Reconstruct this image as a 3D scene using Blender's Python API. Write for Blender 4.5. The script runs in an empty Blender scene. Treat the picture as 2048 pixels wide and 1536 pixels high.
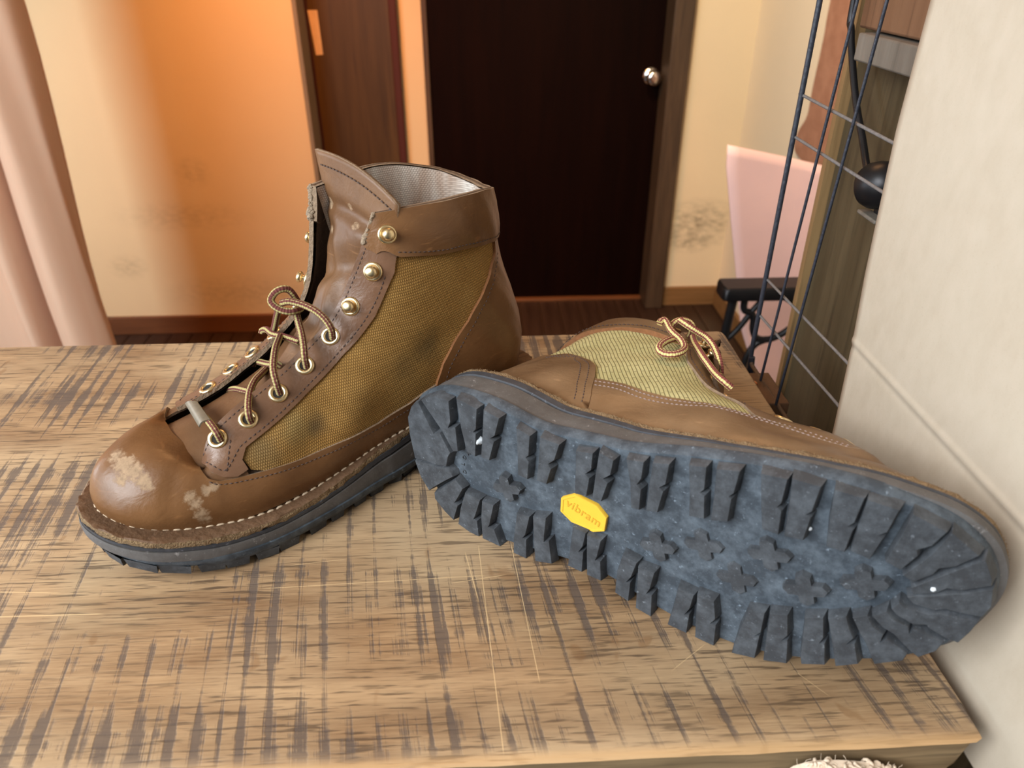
import bpy, bmesh, math, random
import numpy as np
from mathutils import Vector, Matrix
from mathutils.geometry import delaunay_2d_cdt
random.seed(7); np.random.seed(7)
D = bpy.data
sc = bpy.context.scene
COL = sc.collection

# ------------------------------------------------------------------ camera
cd = D.cameras.new('camera'); cam = D.objects.new('camera', cd); COL.objects.link(cam)
cd.sensor_fit = 'HORIZONTAL'; cd.sensor_width = 36.0; cd.lens = 36.0 * 1480.0 / 2048.0
cd.clip_start = 0.01; cd.clip_end = 50
cam.location = (0, 0, 0.31)
cam.rotation_euler = (math.radians(90 - 31.0), 0, math.radians(-2.8))
sc.camera = cam
cd.dof.use_dof = True; cd.dof.focus_distance = 0.47; cd.dof.aperture_fstop = 11.0

# ------------------------------------------------------------------ light and exposure
sc.view_settings.view_transform = 'Standard'; sc.view_settings.look = 'None'
sc.view_settings.gamma = 1.0; sc.view_settings.exposure = 0.0
sc.view_settings.use_curve_mapping = False
sc.cycles.use_denoising = True
sc.cycles.max_bounces = 8; sc.cycles.diffuse_bounces = 4
W = D.worlds.new('world'); sc.world = W; W.use_nodes = True
W.node_tree.nodes['Background'].inputs[0].default_value = (0.90, 0.95, 1.0, 1)
W.node_tree.nodes['Background'].inputs[1].default_value = 0.10

def area(name, loc, aim, sx, sy, power, col):
    l = D.lights.new(name, 'AREA'); l.shape = 'RECTANGLE'; l.size = sx; l.size_y = sy; l.energy = power; l.color = col
    o = D.objects.new(name, l); COL.objects.link(o); o.location = loc
    d = Vector(aim) - Vector(loc); o.rotation_euler = d.to_track_quat('-Z', 'Y').to_euler()
    return o
area('window_daylight_left', (-1.75, -.55, 0.55), (0.0, 0.38, 0.0), 1.5, 1.1, 26, (0.80, 0.93, 1.0))
area('shopfront_daylight', (-1.05, -.60, 1.15), (-.05, .35, 0.0), 1.3, .9, 66, (0.94, 0.98, 1.0))
area('window_daylight_side', (-1.95, .85, .30), (0.0, 0.40, 0.05), .8, .9, 13, (0.84, 0.92, 1.0))
area('warm_ceiling_light', (.1, 1.25, 1.28), (0, .4, 0), .5, .3, 5.5, (1.0, .50, .20))
area('side_window_daylight', (-2.19, 1.785, 0.2), (0.0, 2.2, 0.2),     .15, 2.2, 33, (0.92, 0.97, 1.0))
def spot(name, loc, aim, power, col, ang, blend=.6, r=.06):
    l = D.lights.new(name, 'SPOT'); l.energy = power; l.color = col; l.shadow_soft_size = r
    l.spot_size = math.radians(ang); l.spot_blend = blend
    o = D.objects.new(name, l); COL.objects.link(o); o.location = loc
    o.rotation_euler = (Vector(aim) - Vector(loc)).to_track_quat('-Z', 'Y').to_euler()
    return o
spot('corridor_spotlight', (-0.40, 1.75, 1.25), (-.42, 2.95, -.35), 180, (1.0, 0.32, 0.060), 78, 1.0)
spot('ceiling_spotlight', (0.15, 1.55, 1.28), (1.0, 2.62, -.40), 105, (1.0, 0.75, 0.48), 80)

# ------------------------------------------------------------------ object helpers
def obj(name, verts, faces, m=None, parent=None, smooth=False, mats=None, mi=None, uv=None, sharp=None):
    me = D.meshes.new(name)
    me.from_pydata([tuple(map(float, v)) for v in verts], [], [tuple(int(i) for i in f) for f in faces])
    for k in (mats or ([m] if m else [])): me.materials.append(k)
    if mi is not None:
        for p, i in zip(me.polygons, mi): p.material_index = i
    if smooth:
        me.polygons.foreach_set('use_smooth', [True] * len(me.polygons))
    if uv is not None:
        l = me.uv_layers.new(name='UVMap')
        for p in me.polygons:
            for li, vi in zip(p.loop_indices, p.vertices): l.data[li].uv = uv[vi]
    me.update()
    if sharp is not None:
        try: me.set_sharp_from_angle(angle=math.radians(sharp))
        except Exception: pass
    o = D.objects.new(name, me); COL.objects.link(o)
    if parent: o.parent = parent
    return o

def empty(name, loc=(0, 0, 0), rot=None, mat4=None):
    o = D.objects.new(name, None); COL.objects.link(o); o.empty_display_size = 0.05
    if mat4 is not None: o.matrix_world = mat4
    else:
        o.location = loc
        if rot: o.rotation_euler = rot
    return o

def tag(o, label=None, cat=None, group=None, kind=None):
    if label: o['label'] = label
    if cat: o['category'] = cat
    if group: o['group'] = group
    if kind: o['kind'] = kind
    return o

def bevel(o, w, seg=2, ang=30):
    b = o.modifiers.new('bevel', 'BEVEL'); b.width = w; b.segments = seg; b.limit_method = 'ANGLE'; b.angle_limit = math.radians(ang)
    o.data.polygons.foreach_set('use_smooth', [True] * len(o.data.polygons))
    try: o.data.set_sharp_from_angle(angle=math.radians(50))
    except Exception: pass
    return o

BF = [(0, 3, 2, 1), (4, 5, 6, 7), (0, 1, 5, 4), (1, 2, 6, 5), (2, 3, 7, 6), (3, 0, 4, 7)]
def box(name, lo, hi, m, parent=None, bev=0.0, seg=2):
    (a, b, c), (d, e, f) = lo, hi
    o = obj(name, [(a, b, c), (d, b, c), (d, e, c), (a, e, c), (a, b, f), (d, b, f), (d, e, f), (a, e, f)], BF, m, parent)
    if bev: bevel(o, bev, seg)
    return o

def catmull(P, n=8, closed=False):
    P = np.array(P, float); out = []
    N = len(P)
    rng = range(N) if closed else range(N - 1)
    for i in rng:
        if closed: p0, p1, p2, p3 = P[i - 1], P[i], P[(i + 1) % N], P[(i + 2) % N]
        else:
            p1, p2 = P[i], P[i + 1]
            p0 = P[i - 1] if i > 0 else 2 * p1 - p2
            p3 = P[i + 2] if i + 2 < N else 2 * p2 - p1
        for k in range(n):
            t = k / n
            out.append(.5 * ((2 * p1) + (-p0 + p2) * t + (2 * p0 - 5 * p1 + 4 * p2 - p3) * t * t + (-p0 + 3 * p1 - 3 * p2 + p3) * t ** 3))
    if not closed: out.append(P[-1])
    return np.array(out)

def tube_geo(path, r, seg=10, cap=True, base=0, rad=None):
    """verts, faces, uvs(u around, v metres along) of a tube along a path"""
    path = np.array(path, float); n = len(path)
    T = np.gradient(path, axis=0); T /= np.linalg.norm(T, axis=1, keepdims=True) + 1e-12
    a = np.array([0, 0, 1.]) if abs(T[0][2]) < .9 else np.array([1., 0, 0])
    u = np.cross(T[0], a); u /= np.linalg.norm(u)
    V, UV, F = [], [], []
    s = 0
    for i in range(n):
        if i:
            s += np.linalg.norm(path[i] - path[i - 1])
            u = u - T[i] * np.dot(u, T[i]); u /= np.linalg.norm(u) + 1e-12
        w = np.cross(T[i], u); rr = r if rad is None else rad[i]
        for k in range(seg):
            t = 2 * math.pi * k / seg
            V.append(path[i] + rr * (math.cos(t) * u + math.sin(t) * w)); UV.append((abs(2 * k / seg - 1), s))
    for i in range(n - 1):
        for k in range(seg):
            k2 = (k + 1) % seg
            F.append((base + i * seg + k, base + i * seg + k2, base + (i + 1) * seg + k2, base + (i + 1) * seg + k))
    if cap:
        F.append(tuple(base + k for k in range(seg))[::-1]); F.append(tuple(base + (n - 1) * seg + k for k in range(seg)))
    return V, F, UV

def tubes(name, paths, r, m, parent=None, seg=10, smooth=True):
    V, F, UV = [], [], []
    for p in paths:
        v, f, uv = tube_geo(p, r, seg, True, len(V)); V += v; F += f; UV += uv
    return obj(name, V, F, m, parent, smooth, uv=UV, sharp=60)

def lathe(name, prof, m, parent=None, seg=20, M=None):
    """prof: list of (radius, height) along local z; M 4x4 placing it"""
    V, F = [], []
    for (r, h) in prof:
        for k in range(seg):
            t = 2 * math.pi * k / seg; V.append(Vector((r * math.cos(t), r * math.sin(t), h)))
    for i in range(len(prof) - 1):
        for k in range(seg):
            k2 = (k + 1) % seg; F.append((i * seg + k, i * seg + k2, (i + 1) * seg + k2, (i + 1) * seg + k))
    F.append(tuple(range(seg))[::-1]); F.append(tuple((len(prof) - 1) * seg + k for k in range(seg)))
    if M is not None: V = [M @ v for v in V]
    return obj(name, V, F, m, parent, True, sharp=45)

def prism(name, poly, z0, z1, m, parent=None, M=None, bev=0):
    n = len(poly)
    V = [(x, y, z0) for x, y in poly] + [(x, y, z1) for x, y in poly]
    F = [tuple(range(n))[::-1], tuple(range(n, 2 * n))] + [(i, (i + 1) % n, n + (i + 1) % n, n + i) for i in range(n)]
    if M is not None: V = [M @ Vector(v) for v in V]
    o = obj(name, V, F, m, parent)
    if bev: bevel(o, bev)
    return o

# ------------------------------------------------------------------ material helpers
class Mt:
    def __init__(s, name, col=(.5, .5, .5), rough=.5, metal=0., spec=.5):
        s.m = D.materials.new(name); s.m.use_nodes = True; s.t = s.m.node_tree
        s.b = s.t.nodes['Principled BSDF']
        s.b.inputs['Base Color'].default_value = (*col, 1); s.b.inputs['Roughness'].default_value = rough
        s.b.inputs['Metallic'].default_value = metal; s.b.inputs['Specular IOR Level'].default_value = spec
        s._tc = None
    def set(s, sock, v):
        if hasattr(v, 'is_output') or isinstance(v, bpy.types.NodeSocket): s.t.links.new(v, sock)
        elif isinstance(v, tuple) and len(v) == 3 and sock.type == 'RGBA': sock.default_value = (*v, 1)
        else: sock.default_value = v
    def nd(s, typ, ins=None, **pr):
        n = s.t.nodes.new(typ)
        for k, v in pr.items(): setattr(n, k, v)
        for k, v in (ins or {}).items(): s.set(n.inputs[k], v)
        return n
    def co(s, kind='Object'):
        if s._tc is None: s._tc = s.t.nodes.new('ShaderNodeTexCoord')
        return s._tc.outputs[kind]
    def mapv(s, vec, scale=(1, 1, 1), loc=(0, 0, 0), rot=(0, 0, 0)):
        return s.nd('ShaderNodeMapping', {'Vector': vec, 'Scale': scale, 'Location': loc, 'Rotation': rot}).outputs[0]
    def noise(s, vec, scale=1., detail=3., rough=.5, dist=0.):
        return s.nd('ShaderNodeTexNoise', {'Vector': vec, 'Scale': scale, 'Detail': detail, 'Roughness': rough, 'Distortion': dist}).outputs[0]
    def ramp(s, f, *stops, interp='LINEAR'):
        n = s.nd('ShaderNodeValToRGB', {0: f}); n.color_ramp.interpolation = interp
        e = n.color_ramp.elements
        while len(e) < len(stops): e.new(.5)
        for k, (p, c) in zip(e, stops):
            k.position = p; k.color = (*c, 1) if isinstance(c, tuple) else (c, c, c, 1)
        return n.outputs[0]
    def math(s, op, a, b=0., c=0., clamp=False):
        n = s.nd('ShaderNodeMath', {0: a, 1: b, 2: c}, operation=op); n.use_clamp = clamp; return n.outputs[0]
    def mr(s, f, a, b, c=0., d=1., smooth=False):
        return s.nd('ShaderNodeMapRange', {0: f, 1: a, 2: b, 3: c, 4: d}, interpolation_type='SMOOTHSTEP' if smooth else 'LINEAR').outputs[0]
    def mix(s, f, a, b, blend='MIX'):
        n = s.t.nodes.new('ShaderNodeMix'); n.data_type = 'RGBA'; n.blend_type = blend
        s.set(n.inputs[0], f); s.set(n.inputs[6], a); s.set(n.inputs[7], b); return n.outputs[2]
    def sep(s, vec): return s.nd('ShaderNodeSeparateXYZ', {0: vec}).outputs
    def comb(s, x, y, z=0.): return s.nd('ShaderNodeCombineXYZ', {0: x, 1: y, 2: z}).outputs[0]
    def bump(s, h, strength=.3, dist=.001, prev=None):
        n = s.nd('ShaderNodeBump', {'Height': h, 'Strength': strength, 'Distance': dist})
        if prev is not None: s.t.links.new(prev, n.inputs['Normal'])
        s.t.links.new(n.outputs[0], s.b.inputs['Normal']); return n.outputs[0]
    def col(s, c): s.set(s.b.inputs['Base Color'], c)
    def rough(s, r): s.set(s.b.inputs['Roughness'], r)
    def dist(s, vec, p):
        n = s.nd('ShaderNodeVectorMath', {0: vec, 1: p}, operation='DISTANCE'); return n.outputs['Value']

def plain(name, col, rough=.5, metal=0., var=.12, scale=30., bump=0., spec=.5):
    k = Mt(name, col, rough, metal, spec); n = k.noise(k.co(), scale, 4)
    k.col(k.mix(n, tuple(c * (1 - var) for c in col), tuple(min(1, c * (1 + var)) for c in col)))
    if bump: k.bump(n, bump, .002)
    return k.m

def leather(name, ca, cb, rough=.38, scuffs=(), crease=0., scuffcol=(.285, .19, .115)):
    k = Mt(name, ca, rough, 0, .38); o = k.co()
    big = k.noise(o, 28, 4, .55); fine = k.noise(o, 420, 5, .6); scr = k.noise(k.mapv(o, (60, 25, 300)), 1.5, 3)
    c = k.mix(k.mr(big, .35, .68), ca, cb)
    c = k.mix(k.mr(scr, .66, .74, 0, .35), c, tuple(min(1, x * 1.7) for x in cb))
    if scuffs:
        ms = None
        for (p, r) in scuffs:
            d = k.mr(k.dist(o, p), 0, r, 1, 0)
            ms = d if ms is None else k.math('MAXIMUM', ms, d)
        nz = k.noise(o, 330, 6, .72); nz2 = k.noise(o, 90, 4, .6)
        f = k.math('ADD', ms, k.math('ADD', k.math('MULTIPLY', nz, 1.25), k.math('MULTIPLY', nz2, .55)))
        f = k.mr(f, 1.22, 1.52)
        f = k.math('MULTIPLY', f, k.mr(ms, 0.02, .12))
        sc_ = k.mix(k.mr(nz, .3, .7), tuple(x * .75 for x in scuffcol), tuple(min(1, x * 1.3) for x in scuffcol))
        c = k.mix(f, c, sc_)
        k.rough(k.mix(f, (rough,) * 3, (.8,) * 3))
    k.col(c)
    h = k.math('ADD', k.math('MULTIPLY', fine, .45), k.math('MULTIPLY', big, .5))
    b = k.bump(h, .22, .0012)
    if crease:
        w = k.noise(k.mapv(o, (40, 150, 90), rot=(0, .5, 0)), 1.2, 4, .6, 1.0)
        k.bump(w, crease, .003, b)
    return k.m

# ---- leather, canvas, rubber
LA, LB = (.120, .052, .0185), (.178, .083, .032)
SC = [((.2798, .0081, .0694), .0075), ((.2782, .0154, .0674), .0100), ((.2758, .0211, .0655), .0098), ((.2735, .0272, .0623), .0080), ((.2717, .0303, .0603), .0055), ((.2817, .0201, .0629), .0075),
      ((.2557, .0400, .0512), .0060), ((.2545, .0419, .0476), .0068), ((.2532, .0434, .0415), .0068), ((.2521, .0431, .0372), .0066), ((.2435, .0413, .0521), .0050), ((.2473, .041, .0516), .0050)]
m_vamp = leather('brown_leather_scuffed', LA, LB, .36, SC, .10)
m_leather = leather('brown_leather', LA, LB, .38, (), .15)
SY = [((.1265, .006, .168), .0055), ((.125, -.003, .174), .005), ((.1325, .002, .157), .004), ((.126, -.027, .172), .006), ((.130, -.023, .157), .006), ((.138, -.012, .142), .005)]
m_eyestay = leather('brown_leather_glossy', (.115, .056, .030), (.165, .086, .050), .30, (), .12)
m_tongue = leather('brown_leather_tongue', (.110, .050, .021), (.160, .078, .034), .46, SY, .12)
m_leather2 = leather('brown_leather_second', (.135, .076, .038), (.190, .115, .062), .38, (), .12)
m_edge = plain('raw_leather_edge', (.215, .145, .092), .85, 0, .45, 500, .6)
m_edge_dark = plain('dark_leather_edge', (.075, .04, .02), .8, 0, .4, 400, .4)
m_orange_edge = plain('rust_leather_edge', (.21, .082, .026), .75, 0, .35, 400, .4)
m_suede = plain('dark_suede_back', (.045, .026, .016), .95, 0, .4, 300, .5)
m_welt = plain('welt_leather', (.12, .062, .03), .7, 0, .35, 350, .4)
m_fuzz = plain('fuzzy_welt_edge', (.22, .14, .07), .95, 0, .6, 900, 1.0)
m_thread = plain('brown_thread', (.055, .032, .026), .7, 0, .3, 800)
m_thread_mauve = plain('mauve_thread', (.24, .17, .15), .7, 0, .35, 800)
m_thread_cream = plain('cream_thread', (.52, .40, .28), .75, 0, .3, 700)
m_fray = plain('frayed_leather', (.26, .19, .13), .95, 0, .5, 600, .8)
m_brass = plain('brass', (.74, .58, .34), .30, 1., .1, 200)
m_dark = plain('hole_dark', (.01, .008, .006), .9)
m_clip = plain('aged_metal_clip', (.20, .17, .125), .40, .45, .25, 300)

def canvas(name, ca, cb, rot, bw, bh, off, dark, stains=()):
    k = Mt(name, ca, .78, 0, .25); o = k.co(); x, y, z = k.sep(o)
    wob = k.math('MULTIPLY', k.math('SUBTRACT', k.noise(o, 35, 2), .5), .0016)
    v = k.mapv(k.comb(k.math('ADD', x, wob), k.math('ADD', z, wob)), (1, 1, 1), rot=(0, 0, rot))
    br = k.nd('ShaderNodeTexBrick', {'Vector': v, 'Color1': (1, 1, 1), 'Color2': (.8, .8, .8), 'Mortar': (0, 0, 0), 'Scale': 1.0,
              'Mortar Size': bh * (.34 if bw < .005 else .22), 'Mortar Smooth': 1.0, 'Brick Width': bw, 'Row Height': bh, 'Bias': 0.})
    br.offset = off; br.squash = 1.
    big = k.noise(o, 45, 4, .6)
    c = k.mix(k.mr(big, .3, .7), ca, cb)
    c = k.mix(k.mr(k.noise(o, 900, 3), .35, .7, 0, .3), c, tuple(q * .6 for q in ca))
    for (p, r, colr, amt) in stains:
        d = k.mr(k.math('ADD', k.dist(o, p), k.math('MULTIPLY', k.math('SUBTRACT', k.noise(o, 120, 3), .5), r * .7)), 0, r, amt, 0, True)
        c = k.mix(d, c, colr)
    inv = k.math('SUBTRACT', 1., br.outputs['Fac'])
    c = k.mix(k.math('MULTIPLY', br.outputs['Fac'], dark), c, tuple(q * .28 for q in ca))
    k.col(c); k.bump(inv, .55, .0007)
    return k.m
m_canvas = canvas('olive_canvas', (.36, .185, .046), (.46, .26, .076), 0.06, .00125, .00158, .5, .72,
    [((.2133, .0397, .0615), .020, (.13, .095, .045), .7), ((.190, .039, .069), .017, (.36, .27, .11), .65), ((.1794, .0405, .066), .010, (.055, .045, .03), .75), ((.150, .042, .07), .02, (.17, .10, .03), .4), ((.1022, .040, .0926), .018, (.10, .07, .028), .7), ((.12, .04, .085), .016, (.13, .085, .03), .5)])  # stains, plus the shade of the canvas dent painted dark
m_canvas2 = canvas('olive_canvas_lit', (.40, .355, .165), (.53, .475, .245), math.radians(55), .0160, .00235, .5, .72,
    [((.15, .05, .06), .03, (.27, .21, .08), .6), ((.11, .045, .075), .025, (.34, .28, .13), .5)])  # same canvas as the olive one, stronger light put into its colour

def knit():
    k = Mt('beige_knit_lining', (.5, .42, .36), .95, 0, .04); o = k.co(); x, y, z = k.sep(o)
    v = k.comb(k.math('ADD', x, k.math('MULTIPLY', y, .6)), z)
    br = k.nd('ShaderNodeTexBrick', {'Vector': v, 'Color1': (1, 1, 1), 'Color2': (.75, .75, .75), 'Mortar': (0, 0, 0), 'Scale': 1.0,
              'Mortar Size': .0005, 'Mortar Smooth': 1.0, 'Brick Width': .0016, 'Row Height': .0014}); br.offset = .5
    st = k.mr(k.noise(k.mapv(o, (45, 45, 9)), 1.2, 3), .40, .62)
    c = k.mix(st, (.42, .30, .23), (.74, .68, .62)); k.col(k.mix(k.math('MULTIPLY', br.outputs['Fac'], .4), c, (.20, .14, .11)))
    k.bump(k.math('SUBTRACT', 1., br.outputs['Fac']), .3, .0006); return k.m
m_knit = knit()

def rubber(name, c, dust, amt, rough=.62):
    k = Mt(name, c, rough, 0, .4); o = k.co()
    a = k.noise(o, 95, 6, .72); f = k.noise(o, 650, 4, .7); g = k.noise(k.mapv(o, (1, 1, 1), (3, 1, 2)), 240, 5, .75)
    cc = k.mix(k.mr(a, .42, .72, 0, amt), c, dust)
    cc = k.mix(k.mr(f, .64, .72, 0, .55), cc, tuple(min(1, q * 2.0) for q in dust))
    cc = k.mix(k.mr(g, .62, .70, 0, .7), cc, tuple(min(1, q * 2.4) for q in dust))
    k.col(cc); k.bump(k.math('ADD', f, k.math('MULTIPLY', a, .5)), .18, .0006); return k.m
m_rub = rubber('black_rubber_tread', (.034, .043, .055), (.098, .120, .146), 1.)
m_lug = rubber('black_rubber_lug', (.033, .036, .042), (.082, .092, .106), .9)
m_mid = rubber('dark_grey_midsole', (.085, .077, .074), (.14, .132, .13), .6, .7)
m_mid2 = rubber('black_midsole_band', (.035, .037, .045), (.07, .075, .09), .6, .6)
m_yellow = plain('yellow_rubber_badge', (.72, .42, .035), .5, 0, .07, 200)
m_yellow_dk = plain('yellow_rubber_letters', (.56, .29, .018), .55, 0, .07, 200)
m_pebble = plain('white_pebble', (.75, .80, .85), .6, 0, .1, 300)

def lace_mat(name, g):
    k = Mt(name, (.5, .4, .2), .85, 0, .2); u, v, w = k.sep(k.co('UV'))
    sv = k.math('MULTIPLY', v, 700.); chev = k.math('MULTIPLY', k.math('PINGPONG', sv, 1.), .10)
    uu = k.math('FRACT', k.math('ADD', k.math('MULTIPLY', u, 2.5), chev))
    st = k.mr(uu, .44, .52)
    wv = k.math('PINGPONG', k.math('MULTIPLY', v, 1300.), 1.); q = lambda *c: tuple(x * g for x in c)
    c = k.mix(st, k.mix(wv, q(.13, .032, .03), q(.26, .085, .07)), k.mix(wv, q(.44, .35, .13), q(.70, .60, .28)))
    k.col(c); k.bump(wv, .4, .0005); return k.m
m_lace_dull = lace_mat('striped_lace_dark', .62); m_lace_bright = lace_mat('striped_lace', 1.05)  # one lace pattern: darker copy for the standing boot, brighter for the lying
# ------------------------------------------------------------------ boots: one surface (s = station round the foot, t = welt to top edge)
MED=[ # feather, low, mid, high, top
[(.2960,.006,.0410),(.2960,.006,.0525),(.2890,.005,.0650),(.271,.003,.0718),(.250,.000,.067)],
[(.2890,.0238,.0385),(.2895,.0250,.0505),(.281,.0205,.0630),(.2655,.015,.0708),(.248,.010,.065)],
[(.2735,.0355,.0340),(.2745,.0375,.046),(.268,.032,.060),(.258,.025,.067),(.2455,.018,.0600)],
[(.248,.042,.029),(.248,.0445,.042),(.2465,.040,.0535),(.245,.034,.0595),(.243,.026,.0555)],
[(.220,.045,.0275),(.220,.047,.041),(.221,.042,.055),(.225,.034,.0675),(.229,.0215,.0775)],
[(.180,.041,.0285),(.180,.045,.044),(.180,.042,.063),(.181,.033,.083),(.181,.018,.100)],
[(.140,.036,.0355),(.140,.040,.053),(.141,.041,.078),(.146,.034,.105),(.148,.0195,.127)],
[(.100,.034,.041),(.100,.039,.063),(.104,.040,.098),(.116,.0375,.138),(.122,.024,.178)],
[(.060,.034,.0435),(.060,.038,.066),(.064,.0365,.099),(.077,.036,.140),(.083,.035,.181)],
[(.030,.029,.0445),(.029,.031,.067),(.035,.029,.097),(.046,.027,.135),(.051,.028,.1795)],
[(.014,.014,.0450),(.012,.016,.067),(.018,.016,.094),(.030,.014,.132),(.034,.013,.174)],
[(.009,.000,.0450),(.006,.000,.067),(.012,.000,.094),(.026,.000,.132),(.030,.000,.172)]]
LAT=[
[(.2880,-.0140,.0385),(.2885,-.0145,.0505),(.280,-.012,.0635),(.264,-.010,.0718),(.250,-.010,.067)],
[(.2665,-.027,.034),(.2685,-.030,.047),(.264,-.026,.060),(.255,-.021,.068),(.2495,-.018,.0655)],
[(.243,-.037,.029),(.243,-.0395,.043),(.242,-.036,.0545),(.2415,-.033,.065),(.245,-.024,.066)],
[(.215,-.043,.0275),(.215,-.045,.041),(.214,-.041,.055),(.213,-.0355,.0715),(.215,-.0215,.0745)],
[(.175,-.044,.0285),(.175,-.047,.044),(.175,-.043,.063),(.176,-.037,.0865),(.178,-.022,.093)],
[(.140,-.041,.0355),(.140,-.044,.053),(.140,-.042,.077),(.145,-.036,.108),(.149,-.023,.122)],
[(.100,-.036,.041),(.100,-.040,.063),(.105,-.041,.098),(.119,-.039,.140),(.133,-.030,.183)],
[(.060,-.034,.0435),(.060,-.038,.066),(.064,-.037,.099),(.077,-.038,.142),(.086,-.037,.187)],
[(.030,-.029,.0445),(.029,-.030,.067),(.035,-.029,.097),(.046,-.030,.137),(.050,-.031,.181)],
[(.014,-.014,.0450),(.012,-.015,.067),(.018,-.016,.094),(.030,-.016,.133),(.034,-.016,.175)]]
CP=np.array(MED+LAT[::-1],float)   # 22 stations x 5 x 3, periodic
NS=22
TF=np.ones((NS,7)); TF[7,4:]=(.55,0.,0.); TF[15,4:]=(.55,0.,0.)
def crw(f):
    return np.stack([-.5*f+f*f-.5*f**3,1-2.5*f*f+1.5*f**3,.5*f+2*f*f-1.5*f**3,-.5*f*f+.5*f**3],-1)
def S(s,t,cp=None):
    """s periodic station (0..22), t 0..1; sharper corners where TF is small"""
    cp=CP if cp is None else cp
    s=np.asarray(s,float)%NS; t=np.clip(np.asarray(t,float),0,1)*4
    i=np.floor(s).astype(int)%NS; f=s-np.floor(s); j=np.minimum(np.floor(t).astype(int),3); g=t-j
    ext=np.concatenate([2*cp[:,:1]-cp[:,1:2],cp,2*cp[:,-1:]-cp[:,-2:-1]],1)
    tan=.5*(np.roll(ext,-1,0)-np.roll(ext,1,0))*TF[...,None]
    wt=crw(g); i2=(i+1)%NS
    h0=2*f**3-3*f**2+1; h1=f**3-2*f**2+f; h2=-2*f**3+3*f**2; h3=f**3-f**2
    out=0
    for b in range(4):
        k=j+b
        v=h0[...,None]*ext[i,k]+h1[...,None]*tan[i,k]+h2[...,None]*ext[i2,k]+h3[...,None]*tan[i2,k]
        out=out+wt[...,b][...,None]*v
    return out
def N(s,t):
    e=1e-3; s=np.asarray(s,float); t=np.asarray(t,float)
    t0=np.clip(t-e,0,1); t1=np.clip(t+e,0,1)
    ds=S(s+e,t)-S(s-e,t); dt=S(s,t1)-S(s,t0)
    n=np.cross(ds,dt); n/=np.linalg.norm(n,axis=-1,keepdims=True)+1e-12
    return n

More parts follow.
